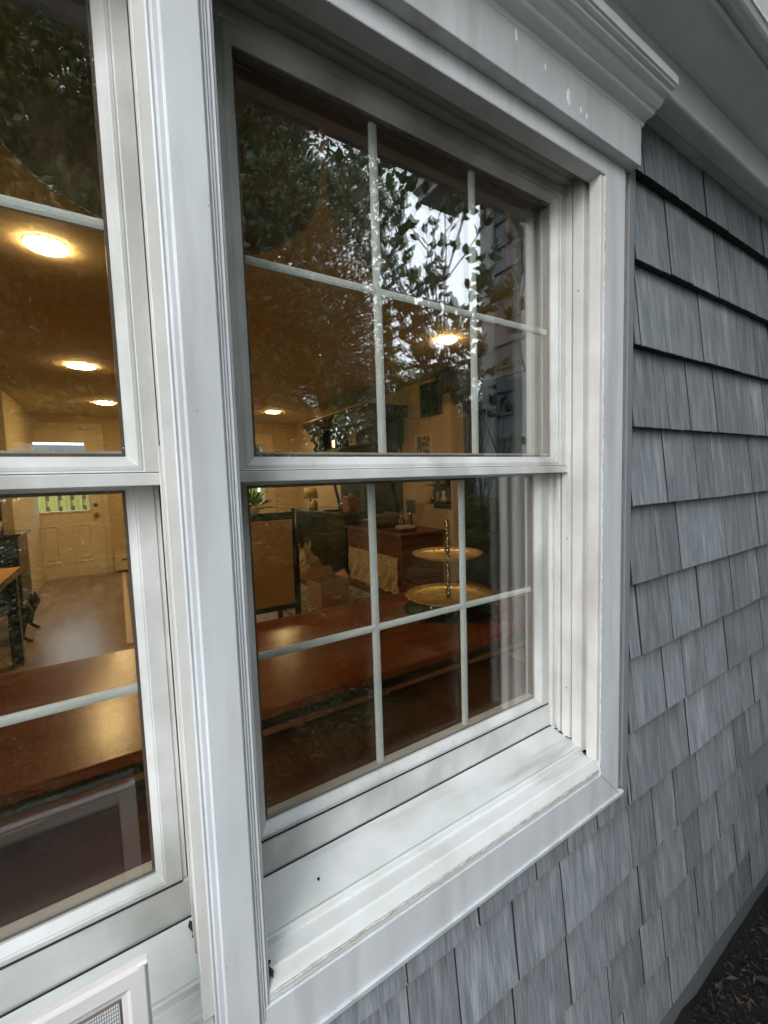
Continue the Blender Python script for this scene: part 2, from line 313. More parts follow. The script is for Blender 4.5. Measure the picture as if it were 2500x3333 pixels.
def shingles(mb, x0, x1, k0, k1, seams={}, cx=None, top=None, xf=lambda x, y, z: (x, y, z), seed=3):
    rr = random.Random(seed)
    for k in range(k0, k1 + 1):
        zb = Z0 - EXP * k
        xs = [x0]
        ms = [s_ for s_ in seams.get(k, []) if x0 + 0.01 < s_ < x1]
        if ms:
            x = ms[0]
            back = []
            while x - x0 > 0.2: x -= rr.uniform(0.09, 0.17); back.append(x)
            xs += sorted(back) + ms
        while xs[-1] < x1 - 0.02: xs.append(min(x1, xs[-1] + rr.uniform(0.075, 0.165)))
        xs = sorted(set(xs))
        for a, b in zip(xs[:-1], xs[1:]):
            if b - a < 0.004: continue
            g = rr.choice((0.0008, 0.0014, 0.0018, 0.0024)); jz = rr.uniform(-0.0011, 0.0011); jy = rr.uniform(-0.0016, 0.0010); h = EXP + 0.006
            if top and zb + h > top: h = top - zb
            T = 0.0142; yf = lambda z, jy=jy, zb=zb: jy + (z - zb) / EXP * (T + 0.0045)
            z0, z1_ = zb + jz, zb + h; n = max(2, int((b - a) / 0.02)); vs = []; fs = []
            # wavy butt edge
            row = []
            for i in range(n + 1):
                x = a + g + (b - a - 2 * g) * i / n; zz = z0 + rr.uniform(-0.0007, 0.0007)
                row.append((x, zz))
            for x, zz in row: vs.append(xf(x, yf(z0) + 0.0006, zz))          # front bottom
            for x, zz in row: vs.append(xf(x, yf(z0), zz + 0.0015))
            for x, zz in row: vs.append(xf(x, yf(z1_), z1_))
            for x, zz in row: vs.append(xf(x, T + 0.0085, zz + 0.0012))      # butt back
            m1 = n + 1
            for i in range(n):
                fs += [(i, i + 1, m1 + i + 1, m1 + i), (m1 + i, m1 + i + 1, 2 * m1 + i + 1, 2 * m1 + i)]
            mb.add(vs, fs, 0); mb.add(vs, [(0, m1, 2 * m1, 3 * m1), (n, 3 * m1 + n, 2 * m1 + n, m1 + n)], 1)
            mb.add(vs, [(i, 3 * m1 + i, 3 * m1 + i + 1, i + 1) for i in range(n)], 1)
mb = MB()
shingles(mb, 0.904, 2.45, 0, 0, SEAMS, top=0.735)
shingles(mb, 0.9262, 2.45, 1, 7, SEAMS)
shingles(mb, 0.9262, 2.45, 8, 8, SEAMS)
shingles(mb, -1.6, 0.9262, 8, 8, SEAMS, top=-0.69, seed=4)
shingles(mb, -2.4, -0.742, 0, 7, {}, seed=8, top=0.735); shingles(mb, -2.4, -1.6, 8, 12, {}, seed=12)
shingles(mb, -1.6, 2.45, 9, 12, SEAMS)
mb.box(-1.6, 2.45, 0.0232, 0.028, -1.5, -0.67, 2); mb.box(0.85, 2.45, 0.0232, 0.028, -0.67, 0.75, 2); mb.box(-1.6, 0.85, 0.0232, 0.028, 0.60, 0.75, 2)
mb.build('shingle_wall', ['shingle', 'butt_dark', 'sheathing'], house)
MB().box(-2.4, 2.45, 0.003, 0.018, -1.56, -1.40).build('skirt_board', 'skirt', house, bevel=0.002)
mb = MB(); mb.box(-2.4, 3.8, 0.03, 0.17, -1.56, -0.66); mb.box(0.83, 3.8, 0.03, 0.17, -0.66, 0.77); mb.box(-2.4, -0.75, 0.03, 0.17, -0.66, 0.77); mb.box(-0.75, 0.83, 0.03, 0.17, 0.60, 0.77)
mb.build('wall_core', 'sheathing', house)
# casing: mitred flat board with a step, sides + bottom, in one ring (head board laid over it)
mb = MB()
mb.ring(-0.715, 0.883, -0.7, 0.62, [(0, 0.0), (0.0685, 0.0), (0.0685, 0.03), (0, 0.03)])
cas = mb.build('window_casing', 'casing_paint', house, bevel=0.0016)
mb = MB(); mb.ring(-0.735, 0.9035, -0.7125, 0.62, [(0, 0.0065), (0.0195, 0.0065), (0.0195, 0.028), (0, 0.028)])
mb.build('casing_edge_strip', 'brown_caulk', house, bevel=0.002)
mb = MB(); mb.box(0.9045, 0.9255, 0.003, 0.018, -0.73, 0.5975)
mb.build('siding_channel', 'strip_gray', house, bevel=0.0015)
# bottom lip of casing, catches the light
mb = MB(); mb.prism([(-0.004, -0.7), (-0.0025, -0.7095), (0.004, -0.7125), (0.006, -0.7)], -0.73, 0.8995, 'x'); mb.build('casing_lip', 'casing_paint', house, bevel=0.0008)
# caulk beads
mb = MB()
pts = [(x, 0.0005 + random.uniform(-0.0006, 0.0006), -0.6185 + random.uniform(-0.0008, 0.0008)) for x in np.arange(0.122, 0.815, 0.012)]
mb.tube(pts, [0.0013 + random.uniform(-0.0005, 0.0005) for _ in pts], 6)
pts = [(0.8145 + random.uniform(-0.0004, 0.0004), 0.0005, z) for z in np.arange(-0.615, 0.575, 0.014)]
mb.tube(pts, [0.0009 + random.uniform(-0.0003, 0.0003) for _ in pts], 6)
mb.build('caulk_bead', 'pale_caulk', house, smooth=True)
pts = [(0.8855, 0.004, z) for z in np.arange(-0.69, 0.57, 0.02)]
mb = MB(); mb.tube(pts, 0.0022, 6); mb.build('casing_side_seam', 'brown_caulk', house, smooth=True)
for n_, za, zb in (('miter_joint', -0.7005, -0.6155),):
    mb = MB(); mb.prism([(0.8145, -0.6318), (0.8155, -0.6318), (0.8835, -0.7005), (0.8825, -0.7005)], -0.0003, 0.002, 'y'); mb.build(n_, 'dirt_black', house)
# head board + crown
mb = MB(); mb.box(-0.75, 0.9, -0.02, 0.0165, 0.5838, 0.667); mb.build('head_board', 'casing_paint', house, bevel=0.0015)
prof = [(0.0, 0.6565), (-0.0205, 0.6565), (-0.0225, 0.6625), (-0.030, 0.6645), (-0.0385, 0.6650), (-0.0405, 0.6665), (-0.0415, 0.6700), (-0.0470, 0.6705),
        (-0.0530, 0.6735), (-0.0570, 0.6790), (-0.0585, 0.6800), (-0.0655, 0.6795), (-0.0680, 0.6800), (-0.0690, 0.6845), (-0.0755, 0.6850), (-0.0765, 0.6880), (-0.0795, 0.6880), (-0.0800, 0.7020), (0.0, 0.7060)]
mb = MB(); mb.prism(prof, -0.76, 0.906, 'x'); mb.build('crown_molding', 'fascia_paint', house, bevel=0.0006)
# paint chips on the head board
mb = MB()
for (a, b), s_ in [((0.3, 0.6), 0.004), ((0.545, 0.645), 0.009), ((0.612, 0.63), 0.006), ((0.672, 0.612), 0.0115), ((0.705, 0.604), 0.006), ((0.722, 0.603), 0.0045)]:
    n = 9; vs = [(a + s_ * random.uniform(0.25, 1.0) * math.cos(t * 6.283 / n) * 0.55, -0.0208, b + s_ * random.uniform(0.5, 1.3) * math.sin(t * 6.283 / n)) for t in range(n)]
    vs += [(v[0], -0.0195, v[2]) for v in vs]; mb = MB(); mb.add(vs, [tuple(range(n))] + [(i, (i + 1) % n, n + (i + 1) % n, n + i) for i in range(n)]); mb.build('paint_chip', 'chip_white', house)

# eave
mb = MB(); mb.prism([(0.02, 0.712), (-0.008, 0.712), (-0.014, 0.7085), (-0.046, 0.7060), (-0.0505, 0.7085), (-0.0515, 0.714), (-0.0505, 0.80), (0.02, 0.80)], -2.4, 2.45, 'x')
mb.build('frieze_board', 'soffit_paint', house, bevel=0.003, segs=3)
mb = MB(); mb.box(-2.4, 2.45, -0.170, -0.0495, 0.770, 0.776); mb.build('soffit', 'soffit_paint', house)
mb = MB(); mb.prism([(-0.1335, 0.7702), (-0.1335, 0.7655), (-0.1395, 0.7655), (-0.1395, 0.7702)], -2.4, 2.45, 'x'); mb.build('soffit_bead', 'fascia_paint', house, bevel=0.001)
gut = [(-0.1640, 0.7640), (-0.1690, 0.7720), (-0.1730, 0.7850), (-0.1760, 0.8000), (-0.1850, 0.8120), (-0.2000, 0.8220), (-0.2100, 0.8350)]
mb = MB(); mb.prism([(-0.150, 0.772), (-0.150, 0.764), (-0.160, 0.7615)] + gut + [(-0.215, 0.86), (-0.205, 0.86), (-0.150, 0.84)], -2.4, 2.45, 'x')
mb.build('gutter', 'fascia_paint', house, smooth=False, bevel=0.002)
mb = MB(); mb.prism([(-0.16, 0.842), (7.2, 2.9), (7.2, 2.86), (0.02, 0.79), (-0.14, 0.79)], -2.4, 3.9, 'x'); mb.build('roof', 'roofing', house)

# ---- the window units
def profR(dx): return [(x + dx, y) for x, y in [(0.8285, 0.003), (0.8035, 0.003), (0.8035, 0.0255), (0.8215, 0.0255), (0.8215, 0.0395), (0.8070, 0.0395), (0.8070, 0.0620), (0.8190, 0.062), (0.8190, 0.0660),
        (0.8080, 0.0660), (0.8080, 0.087), (0.8200, 0.087), (0.8200, 0.0925), (0.8085, 0.0925), (0.8085, 0.1), (0.8200, 0.1), (0.8200, 0.111), (0.8080, 0.111), (0.8080, 0.1565), (0.7950, 0.1565), (0.7950, 0.168), (0.8285, 0.168)]]
def window_unit(dx, lab):
    mb = MB()
    mb.prism(profR(dx), -0.5995, 0.574, 'z')
    win = mb.build('window', 'jamb_vinyl', house, bevel=0.0007, segs=1); win['label'] = lab
    mb = MB(); mb.prism([(0.921 - x + 2 * dx, y) for x, y in profR(dx)], -0.5995, 0.574, 'z'); mb.build('side_jamb', 'jamb_vinyl', win, bevel=0.0007, segs=1)
    # head jamb with ribs (soffit of the opening)
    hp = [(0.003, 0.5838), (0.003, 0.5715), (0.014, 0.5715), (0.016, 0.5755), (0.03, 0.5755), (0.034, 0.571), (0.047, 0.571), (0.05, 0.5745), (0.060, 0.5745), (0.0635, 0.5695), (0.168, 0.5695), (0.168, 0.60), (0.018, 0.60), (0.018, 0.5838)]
    mb = MB(); mb.prism(hp, 0.1175 + dx, 0.8145 + dx, 'x'); mb.build('head_jamb', 'head_vinyl_shaded', win, bevel=0.001)
    # sill: sloped top, ridge, nose
    sp = [(0.168, -0.572), (0.120, -0.5755), (0.0460, -0.5915), (0.0425, -0.5895), (0.0395, -0.5905), (0.0385, -0.6005), (0.0135, -0.6000), (0.0110, -0.6025), (0.0025, -0.6185), (0.0025, -0.63), (0.168, -0.66)]
    mb = MB(); mb.prism(sp, 0.104 + dx, 0.8145 + dx, 'x'); mb.build('sill', 'white_sill', win, bevel=0.0012)
    # grime in the sill corners
    for q, (cx, cy, cz) in enumerate([(0.806, 0.1, -0.578), (0.807, 0.09, -0.581), (0.809, 0.072, -0.584), (0.8085, 0.055, -0.588), (0.809, 0.036, -0.599), (0.807, 0.03, -0.6), (0.122, 0.02, -0.6), (0.121, 0.045, -0.59), (0.123, 0.06, -0.587), (0.121, 0.012, -0.602)]):
        n = 7; ph = random.uniform(0, 6); s_ = random.uniform(0.003, 0.0065)
        vs = [(cx + dx + 0.8 * s_ * math.cos(ph + i * 6.283 / n) * random.uniform(0.5, 1.2), cy + 1.6 * s_ * math.sin(ph + i * 6.283 / n) * random.uniform(0.5, 1.2), cz + 0.0012) for i in range(n)]
        vs.append((cx + dx, cy, cz + 0.003)); mb = MB(); mb.add(vs, [(i, (i + 1) % n, n) for i in range(n)]); mb.build('grime_spot', 'dirt_black', win)
    # sashes
    mb = MB(); mb.ring(0.125 + dx, 0.807 + dx, 0.0005, 0.569, [(0, 0.078), (0.0165, 0.078), (0.0172, 0.0805), (0.0178, 0.0795), (0.0225, 0.0795), (0.0335, 0.0895), (0.0335, 0.113), (0, 0.113)])
    mb.box(0.1145 + dx, 0.1258 + dx, 0.0772, 0.1128, 0.0149, 0.5692)
    us = mb.build('upper_sash', 'white_vinyl', win, bevel=0.0006, segs=1)
    mb = MB(); mb.box(0.1150 + dx, 0.8085 + dx, 0.0715, 0.1165, 0.0006, 0.0148); mb.build('meeting_rail', 'white_vinyl', win, bevel=0.0012)
    mb = MB(); mb.ring(0.127 + dx, 0.801 + dx, -0.5365, 0.026, [(0, 0.118), (0.0195, 0.118), (0.0203, 0.1205), (0.021, 0.1195), (0.030, 0.1295), (0.030, 0.155), (0, 0.155)])
    mb.box(0.1145 + dx, 0.1285 + dx, 0.1172, 0.1548, -0.5222, 0.0262)
    mb.box(0.8002 + dx, 0.8066 + dx, 0.1195, 0.1548, -0.5222, 0.0262)
    ls = mb.build('lower_sash', 'white_vinyl', win, bevel=0.0006, segs=1)
    mb = MB(); mb.box(0.1150 + dx, 0.8085 + dx, 0.116, 0.160, -0.5755, -0.5235); mb.build('bottom_rail', 'white_vinyl', win, bevel=0.0018)
    def glazing(xa, xb, za, zb, y, nm):
        MB().box(xa, xb, y, y + 0.003, za, zb).build('pane', 'pane_glass', win)
        MB().box(xa, xb, y + 0.0165, y + 0.0195, za, zb).build('pane', 'pane_inner', win)
        mb = MB(); mb.ring(xa - 0.004, xb + 0.004, za - 0.004, zb + 0.004, [(0, y + 0.0034), (0.0115, y + 0.0034), (0.0115, y + 0.0161), (0, y + 0.0161)]); mb.build('glass_spacer', 'spacer', win)
        MB().box(xa + 0.0075, xb - 0.0075, y + 0.0036, y + 0.0158, za + 0.0076, za + 0.0105).build('glass_spacer_edge', 'spacer_pale', win)
        # grille bars between the panes: low tent section
        c1, c2 = 0.3645 + dx, 0.5675 + dx
        zc = 0.2875 if za > -0.3 else -0.2565; a = 0.0064; yc = y + 0.0098; mb = MB()
        def bar_z(c): mb.prism([(c - a, yc - 0.0022), (c - a * 0.35, yc - 0.0034), (c + a * 0.35, yc - 0.0034), (c + a, yc - 0.0022), (c + a, yc + 0.0022), (c + a * 0.35, yc + 0.0034), (c - a * 0.35, yc + 0.0034), (c - a, yc + 0.0022)], za + 0.002, zb - 0.002, 'z')
        bar_z(c1); bar_z(c2)
        e = 0.0001; mb.prism([(yc - 0.0022, zc - a + 0.0009), (yc - 0.0034 + e, zc - a * 0.35), (yc - 0.0034 + e, zc + a * 0.35), (yc - 0.0022, zc + a - 0.0009), (yc + 0.0022, zc + a - 0.0009), (yc + 0.0034 - e, zc + a * 0.35), (yc + 0.0034 - e, zc - a * 0.35), (yc + 0.0022, zc - a + 0.0009)], xa + 0.002, xb - 0.002, 'x')
        mb.build('grille', 'grille', win)
    glazing(0.1545 + dx, 0.7775 + dx, 0.030, 0.5385, 0.0892, 'u')
    glazing(0.153 + dx, 0.775 + dx, -0.5105, -0.0005, 0.1292, 'l')
    # dark joint lines
    mb = MB(); mb.box(0.127 + dx, 0.806 + dx, 0.0765, 0.079, 0.0149, 0.0158); mb.build('joint_line', 'dirt_black', win)
    mb = MB(); mb.box(0.128 + dx, 0.8005 + dx, 0.1148, 0.1175, -0.5234, -0.5223); mb.build('joint_line', 'dirt_black', win)
    mb = MB(); mb.box(0.121 + dx, 0.8075 + dx, 0.1135, 0.1155, -0.5768, -0.5752); mb.build('joint_line', 'dirt_black', win)
    # screws in the jamb track
    for (yy, zz) in [(0.074, -0.14), (0.074, -0.47), (0.05, 0.36)]:
        mb = MB(); mb.tube([(0.8084 + dx, yy, zz), (0.8068 + dx, yy, zz)], 0.0022, 10); mb.build('screw', 'brown_caulk', win)
    # track stop where the upper jamb liner ends
    mb = MB(); mb.box(0.8045 + dx, 0.8083 + dx, 0.0665, 0.0715, -0.58, 0.045); mb.build('track_stop', 'jamb_vinyl', win, bevel=0.0005)
    # weep hole
    mb = MB(); mb.tube([(0.214 + dx, 0.075, -0.5862), (0.214 + dx, 0.0752, -0.5838)], 0.0021, 10); mb.build('weep_hole', 'dirt_black', win)
    return win
window_unit(0.0, 'right double-hung window, seen almost whole, with grilles between the glass')
window_unit(-0.76, 'left double-hung window, cut off by the left edge of the photo')
# mullion between the units
mp = [(0.0545, 0.0030), (0.0565, 0.0015), (0.0590, 0.0030), (0.0605, -0.0010), (0.0655, -0.0012), (0.0665, -0.0045), (0.0675, -0.0050), (0.1015, -0.0050), (0.1030, -0.0040), (0.1042, -0.0012), (0.1060, -0.0026), (0.1075, -0.0005),
      (0.1095, -0.0008), (0.1108, 0.0010), (0.1140, 0.0005), (0.1150, 0.0026), (0.1168, 0.0026), (0.1168, 0.0060), (0.0925, 0.0060), (0.0925, 0.16), (0.0685, 0.16), (0.0685, 0.006), (0.0545, 0.0060)]
mb = MB(); mb.prism(mp, -0.6445, 0.5837, 'z'); mb.build('mullion', 'casing_paint', house, bevel=0.0004, segs=1)

# ---- wing of the house, seen mirrored in the glass
def wing():
    mb = MB(); xf = lambda x, y, z: (2.432 + y, -x, z)
    shingles(mb, 0.03, 1.60, -9, 12, {}, xf=xf, seed=9); shingles(mb, -2.5, 0.03, -9, -2, {}, xf=xf, seed=10)
    mb.box(2.46, 2.50, 0.0, 2.5, 0.72, 2.12, 2)
    mb.box(2.455, 2.50, -1.62, 0.0, -1.55, 2.12, 2)
    mb.build('wing_wall', ['shingle', 'butt_dark', 'sheathing'], house)
    mb = MB(); mb.prism([(2.425, -1.60), (2.425, -1.72), (2.52, -1.72), (2.52, -1.695), (2.45, -1.695), (2.45, -1.60)], -1.5, 2.12, 'z'); mb.build('corner_board', 'casing_paint', house, bevel=0.002)
    mb = MB(); mb.box(2.5, 6.0, -1.695, -1.66, -1.5, 2.12); mb.build('wing_side_wall', 'shingle', house)
    mb = MB(); mb.box(2.12, 2.5, -2.02, 2.6, 2.10, 2.13); mb.box(2.10, 2.125, -2.02, 2.6, 2.08, 2.26); mb.box(2.10, 2.5, -2.045, -2.02, 2.08, 2.26); mb.build('wing_eave', 'fascia_paint', house, bevel=0.004)
    mb = MB(); mb.prism([(2.04, 2.22), (2.05, 2.14), (2.10, 2.12), (2.10, 2.26), (2.03, 2.26)], -2.05, 2.6, 'y'); mb.build('wing_gutter', 'fascia_paint', house, bevel=0.004)
    mb = MB(); mb.prism([(2.05, 2.27), (6.2, 4.4), (6.2, 4.3), (2.2, 2.2)], -2.1, 2.6, 'y'); mb.build('wing_roof', 'roofing', house)
    mb = MB(); mb.tube([(2.36, -1.33, 2.13), (2.37, -1.32, 2.0), (2.40, -1.295, 1.85), (2.405, -1.29, 1.7), (2.405, -1.29, -1.3), (2.36, -1.3, -1.42)], 0.034, 16)
    ds = mb.build('downspout', 'fascia_paint', house, smooth=True)
    for z in (1.72, 0.9, -0.4): mb = MB(); mb.tube([(2.405, -1.29, z), (2.405, -1.29, z + 0.018)], 0.037, 16); mb.build('strap', 'brown_caulk', ds)
wing()

# ---- the insect screen leaning outside, lower left
scr = thing('window_screen', 'insect screen in a pale metal frame leaning against the casing below the left window', 'window screen', (-0.35, -0.1, -1.47))
def lean(x, y, z):   # rotate about the top edge so the foot stands out from the wall
    t = (-0.463 - z); return (x, y - t * 0.10, z)
mb = MB(); mb.ring(-0.74, -0.0045, -1.47, -0.4655, [(0, -0.012), (0, -0.020), (0.003, -0.0225), (0.016, -0.0225), (0.019, -0.0205), (0.0235, -0.0195), (0.0235, -0.012)])
mb.v = [lean(*v) for v in mb.v]; mb.build('frame', 'screen_frame', scr, bevel=0.0007)
mb = MB(); mb.ring(-0.7165, -0.028, -1.4465, -0.4895, [(0, -0.014), (0, -0.0185), (0.0022, -0.0195), (0.0022, -0.014)]); mb.v = [lean(*v) for v in mb.v]; mb.build('spline', 'spacer', scr)
mb = MB()
for x in np.arange(-0.14, -0.031, 0.0019): mb.box(x, x + 0.0005, -0.0160, -0.0154, -1.44, -0.492)
for x in np.arange(-0.714, -0.14, 0.0038): mb.box(x, x + 0.0004, -0.0160, -0.0154, -1.44, -0.492)
for z in np.arange(-1.44, -0.492, 0.0038): mb.box(-0.714, -0.031, -0.0168, -0.0162, z, z + 0.0004)
mb.v = [lean(*v) for v in mb.v]; mb.build('mesh', 'mesh_wire', scr)
mb = MB(); mb.box(-0.0125, -0.0045, -0.0235, -0.0195, -0.4665, -0.4645); mb.v = [lean(*v) for v in mb.v]; mb.build('corner_key', 'fascia_paint', scr, bevel=0.0005)

# ================================================================== INTERIOR
FZ, CZ = -1.15, 0.925
def wallbox(name, boxes, m):
    mb = MB(); [mb.box(*b) for b in boxes]; return mb.build(name, m, kind='structure')
wallbox('floor', [(-2.4, 3.8, 0.17, 6.5, FZ - 0.1, FZ)], 'floor_wood')
wallbox('ceiling', [(-2.4, 3.8, 0.17, 6.5, CZ, CZ + 0.1)], 'ceiling_plaster')
wallbox('wall_front', [(-2.4, -0.65, 0.171, 0.192, FZ, CZ), (0.825, 3.8, 0.171, 0.192, FZ, CZ), (-0.65, 0.825, 0.171, 0.192, FZ, -0.57), (-0.65, 0.825, 0.171, 0.192, 0.572, CZ), (0.045, 0.125, 0.171, 0.192, -0.57, 0.572)], 'wall_plaster')
wallbox('wall_left', [(-2.5, -2.4, 0.17, 6.5, FZ, CZ)], 'wall_plaster')
wallbox('wall_right', [(2.6, 2.75, 2.46, 6.5, FZ, CZ), ], 'wall_plaster')
wallbox('wall_alcove', [(3.4, 3.5, 0.192, 2.46, FZ, CZ), (2.76, 3.5, 2.46, 2.56, FZ, CZ), (2.2, 3.4, 0.1925, 0.2, FZ, CZ), (3.38, 3.3999, 0.2, 2.4599, FZ, CZ)], 'alcove_unlit')
wallbox('wall_back', [(-2.4, -1.03, 6.3, 6.42, FZ, CZ), (-0.093, 1.3, 6.3, 6.42, FZ, CZ), (-1.03, -0.093, 6.3, 6.42, 0.80, CZ), (1.3, 2.02, 6.3, 6.42, FZ, -0.33), (1.3, 2.02, 6.3, 6.42, 0.60, CZ), (2.02, 2.6, 6.3, 6.42, FZ, CZ)], 'wall_plaster')
wallbox('hallway_wall', [(-0.87, -0.79, 4.7, 6.29, FZ, CZ - 0.002)], 'trim_cream').location.x = -0.02

# entry door
dr = thing('entry_door', 'cream panelled entry door with a square window, brass knob and deadbolt', 'door', (-0.55, 6.3, FZ))
mb = MB()
mb.box(-0.99, -0.83, 6.31, 6.35, FZ + 0.001, 0.79); mb.box(-0.285, -0.12, 6.31, 6.35, FZ + 0.001, 0.79); mb.box(-0.83, -0.285, 6.31, 6.35, FZ + 0.001, -0.305); mb.box(-0.83, -0.285, 6.31, 6.35, 0.60, 0.79)
mb.build('door_slab', 'door_cream', dr)
for (a, b) in ((-0.825, -0.635), (-0.48, -0.285)):
    mb = MB(); mb.ring(a, b, -0.965, -0.468, [(0, 6.311), (0.0, 6.303), (0.012, 6.299), (0.024, 6.309), (0.024, 6.311)]); mb.box(a + 0.05, b - 0.05, 6.302, 6.3105, -0.915, -0.518); mb.build('door_panel', 'door_cream', dr)
mb = MB(); mb.ring(-0.845, -0.27, -0.31, 0.61, [(0, 6.311), (0, 6.298), (0.02, 6.295), (0.025, 6.311)]); mb.build('lite_frame', 'door_cream', dr)
MB().box(-0.83, -0.285, 6.325, 6.33, -0.295, 0.60).build('pane', 'plain_glass', dr)
mb = MB(); mb.lathe([(0.03, 0), (0.03, 0.004), (0.01, 0.008), (0.01, 0.03), (0.026, 0.04), (0.028, 0.055), (0.016, 0.065)], n=20); mb.v = [(-0.224 + a, 6.309 - c, -0.357 + b) for a, b, c in mb.v]; mb.build('knob', 'brass', dr, smooth=True)
mb = MB(); mb.lathe([(0.028, 0), (0.028, 0.006), (0.018, 0.02), (0.01, 0.021)], n=20); mb.v = [(-0.222 + a, 6.309 - c, -0.225 + b) for a, b, c in mb.v]; mb.build('deadbolt', 'brass', dr, smooth=True)
mb = MB(); mb.box(-1.03, -0.95, 6.28, 6.299, FZ, 0.82); mb.box(-0.155, -0.085, 6.28, 6.299, FZ, 0.82); mb.box(-1.03, -0.085, 6.278, 6.2975, 0.755, 0.83); mb.build('door_trim', 'trim_cream', dr, bevel=0.004)
fw = thing('back_window', 'small cream-trimmed window in the far back wall of the room', 'window', (1.7, 6.3, -0.33))
mb = MB(); mb.ring(1.18, 2.19, -0.50, 0.76, [(0, 6.299), (0, 6.28), (0.1, 6.284), (0.16, 6.275), (0.17, 6.299)]); mb.build('frame', 'trim_cream', fw)
MB().box(1.3, 2.02, 6.34, 6.345, -0.33, 0.6).build('pane', 'plain_glass', fw)
MB().box(1.3, 2.05, 6.33, 6.36, 0.05, 0.085).build('sash_rail', 'trim_cream', fw)
bh = thing('baseboard_heater', 'low tan baseboard heater to the right of the entry door', 'heater', (0.4, 6.25, FZ))
MB().box(-0.06, 0.8, 6.2, 6.298, FZ + 0.03, -0.92).build('cover', 'trim_cream', bh, bevel=0.004); MB().box(0.02, 0.7, 6.196, 6.1995, -0.985, -0.965).build('vent_slot', 'slate', bh)

# recessed ceiling lamps
def ceil_light(x, y, r, lab):
    o = thing('ceiling_light', lab, 'ceiling light', (x, y, CZ), group='recessed lamps in the ceiling')
    mb = MB(); mb.lathe([(r + 0.009, 0), (r + 0.008, -0.003), (r, -0.004), (r, 0)], (x, y, CZ), 32); mb.build('trim_ring', 'ceramic', o, smooth=False)
    mb = MB(); mb.lathe([(r + 0.003, -0.002), (r + 0.003, -0.0095), (r * 0.8, -0.015), (r * 0.4, -0.019)], (x, y, CZ), 32); mb.build('lens', 'lamp_glow', o)
ceil_light(-0.154, 1.62, 0.064, 'largest glowing ceiling lamp, near the top of the left window')
ceil_light(-0.149, 3.51, 0.085, 'middle one of the three lamps seen through the left window')
ceil_light(-0.021, 5.13, 0.085, 'smallest lamp in the left window, nearest the entry door')
ceil_light(1.965, 1.77, 0.062, 'bright ceiling lamp right of centre in the right window')
ceil_light(1.84, 5.1, 0.08, 'small ceiling lamp at lower left of the right window')

# valance
def valance():
    o = thing('valance', 'mottled brown scalloped fabric valance hanging inside the top of both windows', 'curtain', (0.1, 0.205, 0.64))
    def lobe(x):
        w0 = 0.4575; u = ((x - 0.33) % w0) / w0 * 2 - 1; return 0.50 - 0.165 * (1 - abs(u) ** 2.2) ** 0.6
    for j, a in enumerate(np.arange(0.33 - 3 * 0.4575, 0.8, 0.4575)):
        xs = np.linspace(a + 0.006, a + 0.4575 - 0.006, 46); mb = MB(); tr = MB()
        def yy(x, z): return 0.207 + 0.004 * math.sin(x * 37 + z * 9) + 0.0025 * math.sin(x * 91)
        vs = []
        for t in (0, 1):
            for x in xs:
                zb = lobe(x)
                for q in range(6): z = 0.64 + (zb - 0.64) * q / 5; vs.append((x, yy(x, z) + t * 0.0012, z))
        n = len(xs); fs = []
        for t in (0, 1):
            for i in range(n - 1):
                for q in range(5): k = (t * n + i) * 6 + q; fs.append((k, k + 1, k + 7, k + 6))
        mb.add(vs, fs); p = mb.build('fabric_panel', 'valance_fabric', o)
        tr.tube([(x, yy(x, lobe(x)) - 0.001, lobe(x)) for x in xs], 0.0022, 6); tr.build('trim', 'valance_trim', p)
    MB().tube([(-0.65, 0.209, 0.645), (0.82, 0.209, 0.645)], 0.008, 10).build('rod', 'dark_wood', o)
valance()

# dining table and bench under the windows
tb = thing('dining_table', 'long reddish-brown wooden table just inside the windows', 'table', (0.2, 0.75, FZ))
MB().box(-1.1, 1.42, 0.445, 1.06, -0.532, -0.51).build('tabletop', 'table_wood', tb, bevel=0.003)
mb = MB(); mb.ring(-1.0, 1.32, 0.48, 1.02, [(0, 0), (0.02, 0), (0.02, 1), (0, 1)]); mb.v = [(x, z, -0.60 + 0.068 * y) for x, y, z in mb.v]; mb.build('apron', 'dark_wood', tb)
mb = MB(); mb.box(-1.0, 1.32, 0.472, 0.4795, -0.585, -0.572); mb.build('apron_bead', 'bench_wood', tb)
for x in (-0.98, 1.24):
    for y in (0.5, 0.94): MB().lathe([(0.035, 0), (0.03, 0.1), (0.022, 0.14), (0.034, 0.3), (0.03, 0.45), (0.035, 0.5), (0.035, 0.615)], (x + 0.03, y + 0.03, FZ), 16).build('leg', 'dark_wood', tb, smooth=True)
bn = thing('bench', 'dark brown wooden bench with a knot in its seat, between table and windows', 'bench', (0.2, 0.45, FZ))
mb = MB(); mb.prism([(-0.9, 0.23), (1.25, 0.23), (1.25, 0.748), (-0.9, 0.585)], -0.725, -0.70, 'z'); mb.build('seat', 'bench_wood', bn, bevel=0.004)
MB().box(0.33, 0.355, 0.33, 0.352, -0.7, -0.6992).build('knot', 'dark_wood', bn, bevel=0.0)
for x in (-0.8, 1.1): MB().box(x, x + 0.05, 0.27, 0.55, FZ, -0.7255).build('leg', 'bench_wood', bn, bevel=0.003)

